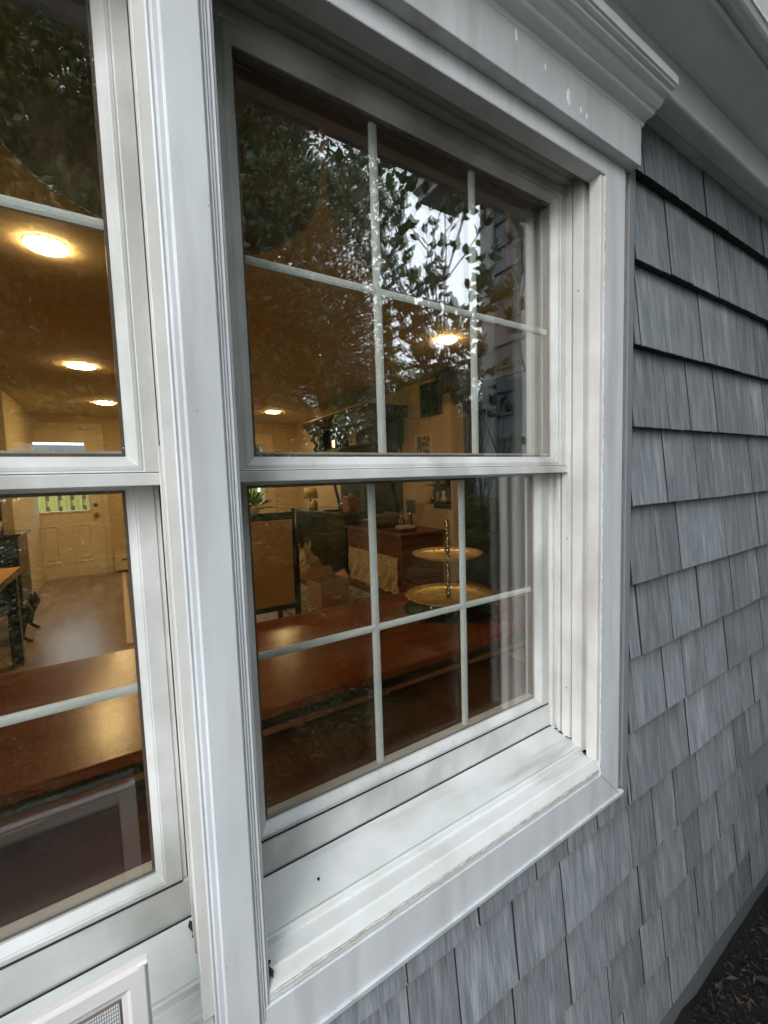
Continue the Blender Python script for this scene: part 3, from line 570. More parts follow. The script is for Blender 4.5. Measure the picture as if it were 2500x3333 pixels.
# tiered cake stand
cs = thing('cake_stand', 'two-tier amber glass cake stand with a turned metal post on the table', 'cake stand', (1.055, 0.75, -0.51))
C0 = (1.055, 0.75, 0)
mb = MB(); mb.lathe([(0.075, -0.5098), (0.078, -0.503), (0.05, -0.498), (0.022, -0.49), (0.012, -0.478), (0.012, -0.47)], C0, 32); mb.build('foot', 'pewter', cs, smooth=True)
pr = [(0.010, -0.468)]
zz = -0.46
while zz < -0.185:
    pr += [(0.007, zz), (0.0125, zz + 0.005), (0.007, zz + 0.010)]; zz += 0.0135 if random.random() < 0.6 else 0.024
pr += [(0.011, -0.182), (0.007, -0.172), (0.002, -0.168)]
mb = MB(); mb.lathe(pr, C0, 16); mb.build('post', 'pewter', cs, smooth=True)
for rr_, z in ((0.163, -0.472), (0.132, -0.312)):
    mb = MB(); mb.lathe([(0.008, z), (rr_ * 0.55, z - 0.001), (rr_ * 0.85, z + 0.004), (rr_, z + 0.014), (rr_ * 1.0, z + 0.017), (rr_ * 0.84, z + 0.008), (rr_ * 0.55, z + 0.003), (0.008, z + 0.004)], C0, 112, wave=(28, 0.025, (3, 4))); mb.build('plate', 'plate_glass', cs, smooth=True)
mb = MB(); mb.lathe([(0.17, -0.5095), (0.175, -0.503), (0.165, -0.502), (0.0, -0.5035)], (1.06, 0.75, 0), 40)
tray = mb.build('tray', 'black_gloss'); tag(tray, 'round black glossy tray under the cake stand foot', 'tray')
cs.location.z = -0.503
for ch in cs.children: ch.location = -cs.location + Vector((0, 0, 0.007))

# chairs (built once, copied)
def chair():
    o = thing('dining_chair', 'dark-framed chair with a tall tan upholstered back, across the table in the right window', 'chair', (0.69, 1.92, FZ), R(-3), 'dining chairs', local=True)
    for sx in (-0.2, 0.19):
        MB().tube([(sx, 0.03, 0), (sx, 0.0, 0.45), (sx * 1.0, -0.0, 0.7), (sx * 1.03, 0.03, 0.99)], [0.014, 0.02, 0.02, 0.016], 10).build('back_post', 'dark_wood', o, smooth=True)
        MB().tube([(sx, 0.42, 0), (sx, 0.40, 0.43)], [0.014, 0.02], 10).build('leg', 'dark_wood', o, smooth=True)
    MB().box(-0.19, 0.18, -0.012, 0.02, 0.93, 0.975).build('top_rail', 'dark_wood', o, bevel=0.005)
    MB().box(-0.19, 0.18, -0.010, 0.016, 0.40, 0.43).build('lower_rail', 'dark_wood', o, bevel=0.003)
    MB().box(-0.182, 0.172, -0.014, 0.025, 0.43, 0.93).build('back_panel', 'tan_fabric', o, bevel=0.006)
    MB().box(-0.2, 0.2, 0.02, 0.43, 0.42, 0.48).build('seat', 'tan_fabric', o, bevel=0.015)
    return o
ch0 = chair()
def copy_tree(o, parent=None):
    c = o.copy(); COL.objects.link(c); c.parent = parent
    for k in o.children: copy_tree(k, c)
    return c
c2 = copy_tree(ch0); c2.location = (0.09, 3.0, FZ); c2.rotation_euler = (0, 0, R(-88)); c2['label'] = 'dark-framed chair at the right edge of the left window, far side of the room'

# open cardboard box, crumpled bag, rug
mb = MB(); mb.box(1.2, 2.05, 2.9, 4.3, FZ, FZ + 0.012); tag(mb.build('rug', 'rug'), 'patterned grey-brown rug on the floor beneath the bag and box', 'rug')
o = thing('cardboard_box', 'open brown cardboard box with flaps spread, behind the table', 'box', (1.62, 3.1, FZ + 0.012), R(8), local=True)
mb = MB(); w_, d_, h_ = 0.15, 0.12, 0.225; t_ = 0.004
for b in ((-w_, w_, -d_, -d_ + t_, 0, h_), (-w_, w_, d_ - t_, d_, 0, h_), (-w_, -w_ + t_, -d_ + t_, d_ - t_, 0, h_), (w_ - t_, w_, -d_ + t_, d_ - t_, 0, h_), (-w_ + t_, w_ - t_, -d_ + t_, d_ - t_, 0.001, t_)): mb.box(*b)
mb.build('box_body', 'cardboard', o)
mb = MB(); mb.add([(w_, -d_, h_), (w_, d_, h_), (w_ + 0.11, d_ - 0.01, h_ + 0.04), (w_ + 0.09, -d_ - 0.01, h_ - 0.09)], [(0, 1, 2, 3)]); mb.add([(v[0] + 0.002, v[1], v[2] - 0.003) for v in mb.v[:4]], [(3, 2, 1, 0)]); mb.build('flap', 'cardboard', o)
mb = MB(); mb.add([(-w_, d_, h_), (w_, d_, h_), (w_ - 0.03, d_ + 0.05, h_ + 0.09), (-w_ + 0.04, d_ + 0.05, h_ + 0.09)], [(0, 1, 2, 3)]); mb.add([(v[0], v[1] + 0.003, v[2]) for v in mb.v[:4]], [(3, 2, 1, 0)]); mb.build('flap', 'cardboard', o)
MB().box(-0.02, 0.06, -d_ - 0.0015, -d_ - 0.0002, 0.06, 0.085).build('shipping_label', 'label_paper', o)
def bag():
    nu, nv = 28, 16; vs = []; fs = []
    for j in range(nv + 1):
        v = j / nv
        for i in range(nu):
            a = 2 * math.pi * i / nu; r = 0.17 * (math.sin(math.pi * min(0.85, 0.22 + v * 0.75))) * (1 + 0.13 * math.sin(5 * a + 7 * v) + 0.08 * math.sin(11 * a + 13 * v)) * random.uniform(0.94, 1.06)
            z = 0.38 * v + (0.05 * math.sin(3 * a + 0.5) + 0.03 * math.sin(7 * a)) * v ** 3
            vs.append((r * math.cos(a), r * 0.8 * math.sin(a), max(0.0, z)))
    for j in range(nv):
        for i in range(nu): fs.append((j * nu + i, j * nu + (i + 1) % nu, (j + 1) * nu + (i + 1) % nu, (j + 1) * nu + i))
    fs.append(tuple(range(nu))[::-1])
    mb = MB(); mb.add(vs, fs); o = mb.build('paper_bag', 'paper', loc=(1.80, 4.12, FZ + 0.012)); tag(o, 'crumpled pale paper bag standing on the rug by the dark cabinet', 'bag')
bag()

# dark sideboard with hutch on the right wall
sb = thing('sideboard', 'black antique sideboard with a carved hutch against the right wall', 'sideboard', (2.35, 4.4, FZ))
MB().box(2.1, 2.59, 3.66, 5.13, FZ + 0.05, -0.40).build('carcass', 'dark_wood', sb, bevel=0.006)
MB().box(2.07, 2.597, 3.63, 5.16, -0.40, -0.375).build('top', 'black_gloss', sb, bevel=0.005)
for k in range(3):
    y0 = 3.70 + k * 0.475
    MB().box(2.09, 2.0995, y0, y0 + 0.44, -0.62, -0.43).build('drawer', 'dark_wood', sb, bevel=0.003)
    MB().box(2.09, 2.0995, y0, y0 + 0.44, -1.06, -0.65).build('cabinet_door', 'dark_wood', sb, bevel=0.003)
    MB().lathe([(0.004, 0), (0.012, 0.012), (0.006, 0.02)], (0, 0, 0), 12).build('knob', 'brass', sb, loc=(2.08 - sb.location.x, y0 + 0.22 - sb.location.y, -0.53 - FZ), smooth=True)
mb = MB(); mb.box(2.3, 2.597, 3.2, 4.75, 0.37, 0.39); mb.box(2.3, 2.597, 4.70, 4.75, 0.39, 0.62); mb.box(2.3, 2.597, 3.2, 3.25, 0.39, 0.62); mb.box(2.585, 2.5985, 3.25, 4.70, -0.37, 0.62); mb.build('hutch', 'dark_wood', sb)
mb = MB(); mb.prism([(2.12, 0.74), (2.13, 0.705), (2.18, 0.67), (2.19, 0.64), (2.25, 0.62), (2.597, 0.62), (2.597, 0.74)], 3.12, 4.84, 'y'); mb.build('cornice', 'dark_wood', sb, bevel=0.003)
cz_ = [c for c in sb.children if c.name.startswith('cornice')][0]
mb = MB()
for y in np.arange(3.15, 4.8, 0.045): mb.box(2.205, 2.245, y, y + 0.022, 0.595, 0.6215)
mb.box(2.21, 2.245, 3.14, 4.82, 0.6155, 0.6225); mb.build('dentil_strip', 'dark_wood', cz_)
for y in (3.26, 4.66): MB().tube([(2.30, y, 0.60), (2.22, y, 0.58), (2.19, y, 0.52), (2.25, y, 0.46), (2.22, y, 0.40), (2.27, y, 0.34), (2.4, y, 0.3), (2.55, y, -0.37)], [0.02, 0.025, 0.03, 0.02, 0.03, 0.02, 0.02, 0.02], 10).build('bracket', 'dark_wood', sb, smooth=True)
# things on it
t = thing('table_lamp', 'table lamp with an amber cloth shade on the far end of the dark sideboard', 'lamp', (2.25, 4.95, -0.375))
MB().lathe([(0.06, 0), (0.055, 0.01), (0.015, 0.02), (0.012, 0.13)], (2.25, 4.95, -0.375), 20).build('base', 'brass', t, smooth=True)
MB().lathe([(0.11, 0.14), (0.08, 0.28), (0.078, 0.28), (0.108, 0.14)], (2.25, 4.95, -0.375), 24).build('lamp_shade', 'shade_cloth', t, smooth=True)
o = MB().lathe([(0.07, 0), (0.12, 0.008), (0.16, 0.02), (0.12, 0.014), (0.0, 0.008)], (2.3, 4.35, -0.375), 32).build('plate', 'ceramic', smooth=True); tag(o, 'round cream plate lying on the dark sideboard', 'plate')
o = MB().box(2.2, 2.36, 3.74, 3.90, -0.375, -0.19).build('canister', 'red_jar', bevel=0.012); tag(o, 'square red patterned canister on the near end of the dark sideboard', 'canister')
def frame(name, lab, x, y, z, w2, h, m_, tilt=0.0, fm='trim_cream', thick=0.015, onwall=False):
    t = thing(name, lab, 'picture frame', (x, y, z), local=True); t.rotation_euler = (0, tilt, 0)
    mb = MB(); mb.ring(-w2, w2, 0, h, [(0, 0), (0, -thick), (0.018, -thick), (0.022, -thick * 0.5), (0.022, 0)], plane='x'); mb.build('frame', fm, t)
    mb = MB(); mb.box(-thick * 0.45, -0.001, -w2 + 0.02, w2 - 0.02, 0.02, h - 0.02); mb.build('picture', m_, t); return t
frame('picture_frame', 'small picture frame with a picture made to glow warm, on the hutch shelf, far end', 2.35, 4.35, 0.39, 0.055, 0.12, 'picture_glow')
frame('picture_frame', 'tall pale picture frame in the middle of the hutch shelf', 2.35, 3.85, 0.39, 0.075, 0.19, 'photo_print')
frame('picture_frame', 'dark picture frame standing on the sideboard behind the plate', 2.5, 4.25, -0.375, 0.1, 0.22, 'photo_print', fm='dark_wood')
frame('picture_frame', 'dark square picture frame standing on the sideboard left of the canister', 2.5, 3.95, -0.375, 0.08, 0.26, 'slate', fm='dark_wood')
frame('wall_picture', 'large dark unframed-looking picture on the ochre wall below the bright lamp', 2.598, 2.73, 0.58, 0.155, 0.31, 'picture_dark', fm='dark_wood', thick=0.02)
frame('picture_frame', 'cream framed print low on the ochre wall beneath the large dark picture', 2.598, 2.86, 0.16, 0.13, 0.26, 'photo_print', thick=0.02)
o = MB().lathe([(0.05, 0), (0.055, 0.008), (0.04, 0.015), (0.0, 0.012)], n=28); o.v = [(2.598 - c, 3.27 + a * 0.8, 0.49 + b * 1.3) for a, b, c in o.v]; o = o.build('medallion', 'dark_wood', smooth=True); tag(o, 'small dark oval medallion on the ochre wall', 'wall ornament')
t = thing('wall_clock', 'round clock with scrolled rim on the ochre wall beneath the oval medallion', 'clock', (2.598, 3.35, 0.28))
mb = MB().lathe([(0.1, 0), (0.1, 0.02), (0.085, 0.025), (0.08, 0.012)], n=32, wave=(12, 0.04, (0, 1))); mb.v = [(2.598 - c, 3.35 + a, 0.28 + b) for a, b, c in mb.v]; mb.build('rim', 'brass', t)
mb = MB().lathe([(0.079, 0.012), (0.0, 0.0125)], n=32); mb.v = [(2.598 - c, 3.35 + a, 0.28 + b) for a, b, c in mb.v]; mb.build('dial', 'ceramic', t)
# brown chest with lace
ct = thing('blanket_chest', 'reddish-brown wooden chest with a moulded top, in front of the dark sideboard', 'chest', (2.35, 3.1, FZ))
MB().box(2.1, 2.58, 2.58, 3.6, FZ, -0.52).build('carcass', 'red_wood', ct, bevel=0.004)
mb = MB(); mb.box(2.075, 2.595, 2.555, 3.62, -0.52, -0.495); mb.build('top', 'red_wood', ct, bevel=0.006)
mb = MB(); mb.box(2.088, 2.0995, 2.57, 3.6, -0.60, -0.585); mb.build('molding', 'red_wood', ct, bevel=0.003)
mb = MB(); vs = []; ny, nz = 60, 24
for t_ in (0, 1):
    for j in range(nz + 1):
        for i in range(ny + 1):
            y = 2.62 + 0.93 * i / ny; z = -0.71 - (0.33 + 0.012 * abs(math.sin(i * 0.6))) * j / nz; vs.append((2.08 + 0.009 * math.sin(y * 40 + 2 * math.sin(z * 20)) * (0.4 + j / nz) + t_ * 0.0015, y, z))
n1 = (ny + 1) * (nz + 1); fs = [(t_ * n1 + j * (ny + 1) + i, t_ * n1 + j * (ny + 1) + i + 1, t_ * n1 + (j + 1) * (ny + 1) + i + 1, t_ * n1 + (j + 1) * (ny + 1) + i) for t_ in (0, 1) for j in range(nz) for i in range(ny)]
mb.add(vs, fs); tag(mb.build('lace_runner', 'lace'), 'cream lace cloth hanging down the front of the brown chest', 'lace cloth')
o = MB().lathe([(0.11, 0), (0.15, 0.05), (0.16, 0.13), (0.15, 0.135), (0.14, 0.05), (0.0, 0.02)], (2.3, 3.15, -0.495), 28).build('basket', 'basket', smooth=True); tag(o, 'round woven basket on top of the brown chest', 'basket')
o = thing('sign', 'small dark square sign with faint pale border standing on the chest', 'sign', (2.5, 2.95, -0.495))
mb = MB(); mb.box(2.49, 2.5, 2.9, 3.04, -0.36, -0.22); mb.build('board', 'slate', o); mb = MB(); mb.ring(2.905, 3.035, -0.355, -0.225, [(0, 2.4895), (0, 2.488), (0.003, 2.488), (0.003, 2.4895)], plane='x')
mb.build('border', 'label_paper', o); MB().box(2.488, 2.4995, 2.95, 2.99, -0.495, -0.36).build('foot', 'slate', o)
for q, (y, s_) in enumerate(((2.85, 'slim glass bottle on the near end of the chest, beside the sign'), (2.72, 'brass candlestick on the very corner of the brown chest'))):
    o = MB().lathe([(0.03, 0), (0.03, 0.09), (0.01, 0.13), (0.01, 0.17), (0.014, 0.175)] if q == 0 else [(0.035, 0), (0.01, 0.02), (0.008, 0.12), (0.018, 0.13), (0.01, 0.18)], (2.3, y, -0.495), 18).build('bottle' if q == 0 else 'candlestick', 'pewter' if q == 0 else 'brass', smooth=True); tag(o, s_, 'bottle' if q == 0 else 'candlestick')
def clutter(nm, lab, cat, prof, x, y, z, m_, sm=True):
    o = MB().lathe(prof, (x, y, z), 20).build(nm, m_, smooth=sm); tag(o, lab, cat)
clutter('teapot', 'dark round teapot in the middle of the dark sideboard', 'teapot', [(0.04, 0), (0.075, 0.04), (0.06, 0.09), (0.02, 0.1), (0.015, 0.12), (0, 0.12)], 2.32, 4.1, -0.375, 'black_gloss')
clutter('jar', 'squat amber glass jar beside the lamp on the dark sideboard', 'jar', [(0.04, 0), (0.05, 0.03), (0.05, 0.09), (0.03, 0.11), (0.03, 0.125), (0, 0.125)], 2.2, 4.72, -0.375, 'plate_glass')
clutter('jar', 'red lidded jar behind the woven basket on the chest', 'jar', [(0.045, 0), (0.05, 0.08), (0.04, 0.1), (0.0, 0.11)], 2.47, 3.3, -0.495, 'red_jar')
clutter('bowl', 'wide pewter bowl at the far end of the brown chest', 'bowl', [(0.05, 0), (0.11, 0.06), (0.115, 0.065), (0.05, 0.015), (0, 0.012)], 2.28, 3.46, -0.495, 'pewter')
o = MB().box(2.15, 2.33, 2.66, 2.78, -0.495, -0.465).build('book', 'maroon_top', bevel=0.003); tag(o, 'maroon book lying flat near the corner of the brown chest', 'book')
o = MB().box(2.17, 2.32, 2.67, 2.77, -0.465, -0.44).build('book', 'label_paper', bevel=0.003); tag(o, 'pale book lying on top of the maroon book', 'book')
t = thing('curio_shelf', 'dark narrow shelf of ornaments on the ochre wall near its corner', 'shelf', (2.55, 2.58, -0.2))
mb = MB(); [mb.box(2.5, 2.599, 2.48, 2.72, z, z + 0.012) for z in (-0.25, -0.08)]; mb.box(2.59, 2.5985, 2.48, 2.72, -0.3, 0.1); mb.build('shelf_boards', 'dark_wood', t)
for q, (y, z, m_) in enumerate(((2.52, -0.238, 'ceramic'), (2.6, -0.238, 'red_jar'), (2.68, -0.238, 'brass'), (2.54, -0.068, 'plate_glass'), (2.65, -0.068, 'ceramic'))):
    lab_ = ('small white ornament, lower shelf nearest the wall corner', 'red ornament in the middle of the lower dark shelf', 'brass ornament at the far end of the lower dark shelf', 'amber glass ornament on the upper dark shelf', 'white ornament on the upper dark shelf')[q]
    clutter('ornament', lab_, 'ornament', [(0.018, 0), (0.03, 0.03), (0.012, 0.07), (0.018, 0.1), (0, 0.11)], 2.545, y, z, m_)
# houseplant at wall corner and on far counter
def plant(x, y, z, s_, lab, n=60, seed=1):
    rr = random.Random(seed); t = thing('houseplant', lab, 'plant', (x, y, z))
    MB().lathe([(0.05 * s_, 0), (0.07 * s_, 0.1 * s_), (0.06 * s_, 0.1 * s_), (0.0, 0.08 * s_)], (x, y, z), 18).build('pot', 'ceramic', t, smooth=True)
    mb = MB()
    for i in range(n):
        a = rr.uniform(0, 6.283); el = rr.uniform(0.1, 1.3); L = rr.uniform(0.1, 0.26) * s_; d = Vector((math.cos(a) * math.cos(el), math.sin(a) * math.cos(el), math.sin(el)))
        b = Vector((x, y, z + 0.09 * s_)) + d * L * 0.4; tip = b + d * L + Vector((0, 0, -0.04 * s_)); sd_ = d.cross(Vector((0, 0, 1))).normalized() * 0.022 * s_
        mid = (b + tip) / 2 + Vector((0, 0, 0.02 * s_)); mb.add([b, mid + sd_, tip, mid - sd_], [(0, 1, 2), (0, 2, 3)])
    mb.build('foliage', 'leaf_indoor', t)
plant(1.62, 5.45, -0.45, 1.0, 'leafy green houseplant on the maroon counter before the back window')
t = thing('kitchen_counter', 'low counter with a dark maroon top in front of the back window', 'counter', (1.75, 5.5, FZ))
MB().box(1.45, 1.98, 5.25, 5.7, FZ, -0.47).build('cabinet', 'red_wood', t, bevel=0.005); MB().box(1.42, 2.0, 5.22, 5.73, -0.47, -0.45).build('top', 'maroon_top', t, bevel=0.004)
# left side: dark cabinet and table
t = thing('side_cabinet', 'tall black cabinet on curved legs near the entry door, left window', 'cabinet', (-0.95, 3.8, FZ))
MB().box(-1.35, -0.63, 3.6, 4.02, -0.86, -0.34).build('carcass', 'dark_wood', t, bevel=0.006)
MB().box(-1.38, -0.605, 3.57, 4.05, -0.34, -0.322).build('top', 'black_gloss', t, bevel=0.003)
for x in (-0.65, -1.31):
    for y in (3.62, 4.0):
        MB().tube([(x, y, -0.84), (x + 0.03, y, -0.92), (x - 0.0, y, -1.02), (x - 0.01, y, -1.1), (x + 0.03, y, -1.138), (x + 0.05, y, -1.14)], [0.04, 0.04, 0.022, 0.014, 0.012, 0.008], 12).build('leg', 'dark_wood', t, smooth=True)
o = MB().lathe([(0.03, 0), (0.05, 0.03), (0.055, 0.08), (0.03, 0.12), (0.035, 0.14)], (-0.78, 3.72, -0.322), 24).build('vase', 'ceramic', smooth=True); tag(o, 'small white vase on the black cabinet', 'vase')
t = thing('side_table', 'dark-legged table with a honey-coloured wood top at the left edge', 'table', (-1.0, 2.7, FZ))
MB().box(-1.5, -0.56, 2.2, 3.21, -0.535, -0.51).build('tabletop', 'fence_wood' if False else 'tan_fabric', t, bevel=0.003)
mb = MB(); mb.ring(-1.51, -0.552, 2.19, 3.218, [(0, 0), (0.0075, 0), (0.0075, 1), (0, 1)]); mb.v = [(x, z, -0.54 + 0.034 * y) for x, y, z in mb.v]; mb.build('edge_band', 'black_gloss', t)
for x in (-0.64, -1.45):
    for y in (2.26, 3.1): MB().box(x, x + 0.06, y, y + 0.06, FZ, -0.5355).build('leg', 'dark_wood', t, bevel=0.003)
mb = MB(); mb.prism([(0.0, 3.1), (0.04, 3.1), (0.05, 6.19), (0.01, 6.19)], FZ + 0.0005, FZ + 0.006, 'z'); tag(mb.build('floor_strip', 'trim_cream'), 'narrow pale transition strip along the wooden floor', 'floor strip')
# behind the house
t = thing('wooden_fence', 'yellow-green lit slatted fence outside, seen through the entry door glass', 'fence', (-1.0, 8.6, -1.45))
mb = MB()
for i in range(40):
    x = -4 + i * 0.17; mb.box(x, x + 0.115, 8.6, 8.62, -1.44, 0.32)
mb.build('slats', 'fence_wood', t); MB().box(-4, 2.8, 8.62, 8.66, -0.3, -0.2).build('rail', 'fence_wood', t)

sh = thing('shed', 'brown wooden shed outside, behind the slatted fence', 'shed', (-1.0, 12.0, -1.44))
MB().box(-5, 3.2, 11.0, 13.0, -1.44, 0.8).build('wall', 'shed_wall', sh); mb = MB(); mb.prism([(10.7, 0.78), (12, 1.02), (13.3, 0.78), (13.3, 0.74), (10.7, 0.74)], -5.2, 3.4, 'x'); mb.build('roof', 'roofing', sh)
# ================================================================== TREES AND SHRUBS
def crown_mesh(name, n, rad, leaf, clumps, m_, seed, flat=0.8, fold=True):
    g = np.random.default_rng(seed); cc = g.normal(size=(clumps, 3)); cc /= np.linalg.norm(cc, axis=1)[:, None]; cc *= (g.uniform(0.25, 1.0, (clumps, 1)) ** 0.5) * np.array(rad)
    cr = g.uniform(0.16, 0.34, clumps) * min(rad)
    k = g.integers(0, clumps, n); d = g.normal(size=(n, 3)); d /= np.linalg.norm(d, axis=1)[:, None]
    p = cc[k] + d * (cr[k] * g.uniform(0.2, 1.0, n) ** 0.6)[:, None] * np.array([1, 1, flat])
    a = g.normal(size=(n, 3)); a[:, 2] *= 0.5; a /= np.linalg.norm(a, axis=1)[:, None]; b = np.cross(a, g.normal(size=(n, 3))); b /= np.linalg.norm(b, axis=1)[:, None]
    nn = np.cross(a, b); L = leaf * g.uniform(0.6, 1.3, (n, 1)); W = L * g.uniform(0.35, 0.5, (n, 1))
    V = np.stack([p - a * L, p + b * W + nn * L * 0.15, p + a * L, p - b * W + nn * L * 0.15], 1).reshape(-1, 3)
    base = np.arange(n)[:, None] * 4
    F = np.concatenate([base + np.array([[0, 1, 2]]), base + np.array([[0, 2, 3]])], 1).reshape(-1, 3)
    me = bpy.data.meshes.new(name); me.vertices.add(len(V)); me.vertices.foreach_set('co', V.ravel()); me.loops.add(F.size); me.loops.foreach_set('vertex_index', F.ravel().astype(np.int32))
    me.polygons.add(len(F)); me.polygons.foreach_set('loop_start', np.arange(0, F.size, 3, dtype=np.int32)); me.polygons.foreach_set('loop_total', np.full(len(F), 3, dtype=np.int32))
    me.update(calc_edges=True); me.materials.append(MATS[m_]); return me, cc
CR = [crown_mesh('crown', 105000, (2.6, 2.6, 3.0), 0.033, 60, 'leaf_dark', 21), crown_mesh('crown', 95000, (2.8, 2.4, 2.6), 0.036, 52, 'leaf_mid', 22), crown_mesh('crown', 90000, (2.2, 2.4, 2.8), 0.033, 46, 'leaf_dark', 23)]
def tree(x, y, h, s_, v, lab, rz=0):
    me, cc = CR[v]; t = thing('tree', lab, 'tree', (x, y, -1.5), 0, 'trees facing the window', local=True)
    o = bpy.data.objects.new('crown', me); COL.objects.link(o); o.parent = t; o.location = (0, 0, h); o.scale = (s_,) * 3; o.rotation_euler = (0, 0, rz)
    mb = MB(); mb.tube([(0, 0, 0), (0.05, 0.03, h * 0.4), (0.1, -0.05, h * 0.8), (0.05, 0, h + 1.2 * s_)], [0.17 * s_, 0.13 * s_, 0.09 * s_, 0.03], 12)
    ca, sa = math.cos(rz), math.sin(rz)
    for c in cc[:14]:
        e = Vector((ca * c[0] - sa * c[1], sa * c[0] + ca * c[1], c[2])) * s_ + Vector((0, 0, h)); z0 = max(h * 0.45, min(h * 0.95, e.z - 1.0)); mb.tube([(0.08, 0, z0), Vector((0.08, 0, z0)).lerp(e, 0.5) + Vector((0, 0, 0.15)), e], [0.05 * s_, 0.03 * s_, 0.012], 6)
    mb.build('trunk', 'bark', t, smooth=True)
TR = [(2.1, -7.2, 5.3, 1.05, 0, 5.6, 'tall dark tree bordering the left side of the white sky gap'),
      (-0.6, -5.0, 3.4, 1.05, 1, 1.3, 'bushy tree mirrored in the upper part of the left window'),
      (0.5, -4.6, 4.1, 0.92, 0, 2.2, 'dark dense tree mirrored left of the white sky gap in the right window'),
      (0.6, -7.4, 4.6, 1.3, 2, 4.0, 'tall tree behind the nearer row, mirrored above the left lamp'),
      (3.6, -7.2, 2.6, 1.0, 1, 3.1, 'paler tree standing below the white sky gap'),
      (6.6, -5.4, 1.6, 0.8, 2, 5.1, 'low dark tree mirrored beside the grey wing'),
      (9.6, -9.5, 2.4, 1.2, 1, 0.9, 'distant tree mirrored low at the foot of the sky gap'),
      (4.6, -4.2, 0.9, 0.62, 0, 1.0, 'small dense tree near the corner of the wing')]
for a in TR: tree(a[0], a[1], a[2], a[3], a[4], a[6], a[5])
def green(x, y, z, s_, v, rz, lab):
    me, cc = CR[v]; t = thing('bush', lab, 'bush', (x, y, -1.5), local=True); o = bpy.data.objects.new('foliage', me); COL.objects.link(o); o.parent = t; o.location = (0, 0, z); o.scale = (s_ * 1.2, s_, s_ * 0.7); o.rotation_euler = (0, 0, rz)
    MB().tube([(0, 0, 0), (0.03, 0, z)], [0.05, 0.02], 8).build('stem', 'bark', t)
green(1.4, -3.4, 0.9, 0.5, 1, 0.4, 'low green bush mirrored near the bottom of the right window')
green(-0.9, -3.2, 0.8, 0.45, 2, 1.4, 'low dark bush mirrored in the lower left window')
green(3.0, -3.3, 1.2, 0.5, 0, 2.4, 'dark bush close to the corner of the wing')
green(1.8, -1.35, 0.68, 0.3, 1, 1.0, 'low bush at the foot of the wall beside the wing')
green(1.1, -1.3, 0.58, 0.3, 2, 3.0, 'low bush at the foot of the wall in front of the windows')
green(0.2, -2.3, 0.75, 0.45, 0, 0.7, 'dark bush added in front of the left window to block light')  # bush row added to shade the lower wall, also mirrored as greenery
green(1.25, -2.05, 0.8, 0.42, 2, 4.0, 'middle bush of the added light-blocking row facing the windows')
green(1.85, -2.6, 0.9, 0.48, 1, 5.0, 'green bush added just short of the wing corner to block light')
green(2.8, 10.0, 1.5, 0.9, 1, 2.0, 'green bush outside, behind the back window of the room')
g = np.random.default_rng(77); n = 42000
p = np.stack([g.uniform(-6, 34, n), g.uniform(-21, -17, n), -1.5 + 5.2 * g.uniform(0, 1, n) ** 0.8], 1); p[:, 2] *= 1 + 0.25 * np.sin(p[:, 0] * 1.1) * np.sin(p[:, 0] * 0.37 + 1)
a = g.normal(size=(n, 3)); a /= np.linalg.norm(a, axis=1)[:, None]; b = np.cross(a, g.normal(size=(n, 3))); b /= np.linalg.norm(b, axis=1)[:, None]
V = np.stack([p - a * 0.16, p + b * 0.08, p + a * 0.16, p - b * 0.08], 1).reshape(-1, 3)
me = bpy.data.meshes.new('distant_woods'); me.from_pydata(V.tolist(), [], (np.arange(n)[:, None] * 4 + np.arange(4)[None]).tolist()); me.materials.append(MATS['leaf_mid'])
o = bpy.data.objects.new('distant_woods', me); COL.objects.link(o); o['kind'] = 'stuff'
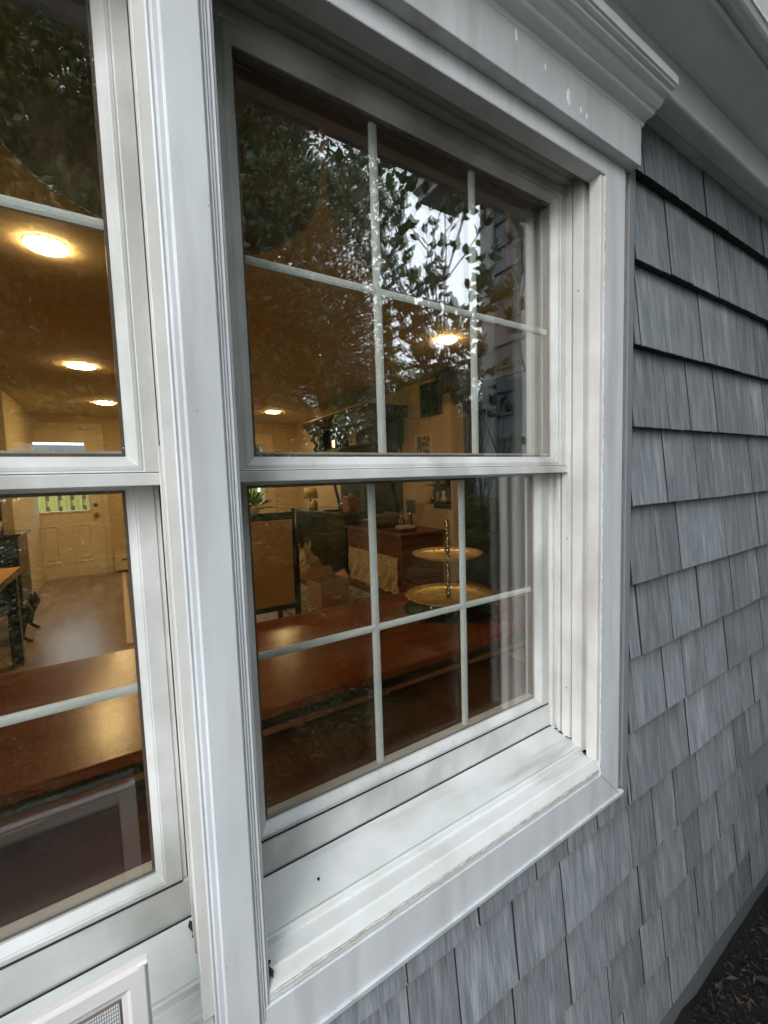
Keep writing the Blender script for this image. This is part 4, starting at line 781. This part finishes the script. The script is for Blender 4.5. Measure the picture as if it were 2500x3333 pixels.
# leafy shrub close to the wing
def shrub():
    rr = random.Random(5); t = thing('shrub', 'tall leafy shrub with bare lower branches, mirrored against the wing wall', 'shrub', (2.08, -1.3, -1.5), local=True)
    br = MB(); lf = MB()
    def leaf(p, d, L):
        up = Vector((rr.uniform(-1, 1), rr.uniform(-1, 1), rr.uniform(0.2, 1))).normalized(); s_ = d.cross(up)
        if s_.length < 1e-3: return
        s_.normalize(); nn = s_.cross(d); W = L * 0.27
        pts = [p, p + d * L * 0.3 + s_ * W * 0.85, p + d * L * 0.62 + s_ * W, p + d * L - nn * L * 0.12, p + d * L * 0.62 - s_ * W, p + d * L * 0.3 - s_ * W * 0.85, p + d * L * 0.3 - nn * W * 0.3, p + d * L * 0.62 - nn * W * 0.35]
        lf.add(pts, [(0, 1, 6), (1, 2, 7, 6), (2, 3, 7), (0, 6, 5), (6, 7, 4, 5), (7, 3, 4)])
    def grow(p, d, L, rad, depth):
        n = 5; pts = [p]; q = p.copy(); dd = d.copy()
        for i in range(n):
            dd = (dd + Vector((rr.uniform(-.16, .16), rr.uniform(-.16, .16), rr.uniform(-.05, .12)))).normalized(); q = q + dd * L / n; pts.append(q.copy())
            if depth >= 1 and (depth >= 2 or i > 1) and q.z > 1.9:
                for _ in range(3 if depth >= 2 else 1): leaf(q.copy(), (dd + Vector((rr.uniform(-1, 1), rr.uniform(-1, 1), rr.uniform(-.6, .5)))).normalized(), rr.uniform(0.045, 0.085))
        br.tube(pts, [rad * (1 - 0.6 * i / n) for i in range(n + 1)], 6)
        if depth < 3:
            for k in range(4 if depth < 2 else 3):
                b = pts[rr.randint(2, n)]; nd = (dd + Vector((rr.uniform(-.8, .8), rr.uniform(-.8, .8), rr.uniform(-.15, .55)))).normalized(); grow(b, nd, L * rr.uniform(0.5, 0.75), rad * 0.5, depth + 1)
        else: leaf(q, dd, 0.09)
    for k in range(5):
        a = rr.uniform(0, 6.28); grow(Vector((rr.uniform(-.1, .1), rr.uniform(-.1, .1), 0)), Vector((math.cos(a) * 0.28, math.sin(a) * 0.28, 1)).normalized(), rr.uniform(1.4, 1.9), 0.018, 0)
    br.build('branches', 'bark', t, smooth=True); lf.build('foliage', 'leaf_shrub', t)
shrub()
for o in bpy.data.objects:
    if '_local' in o: del o['_local']
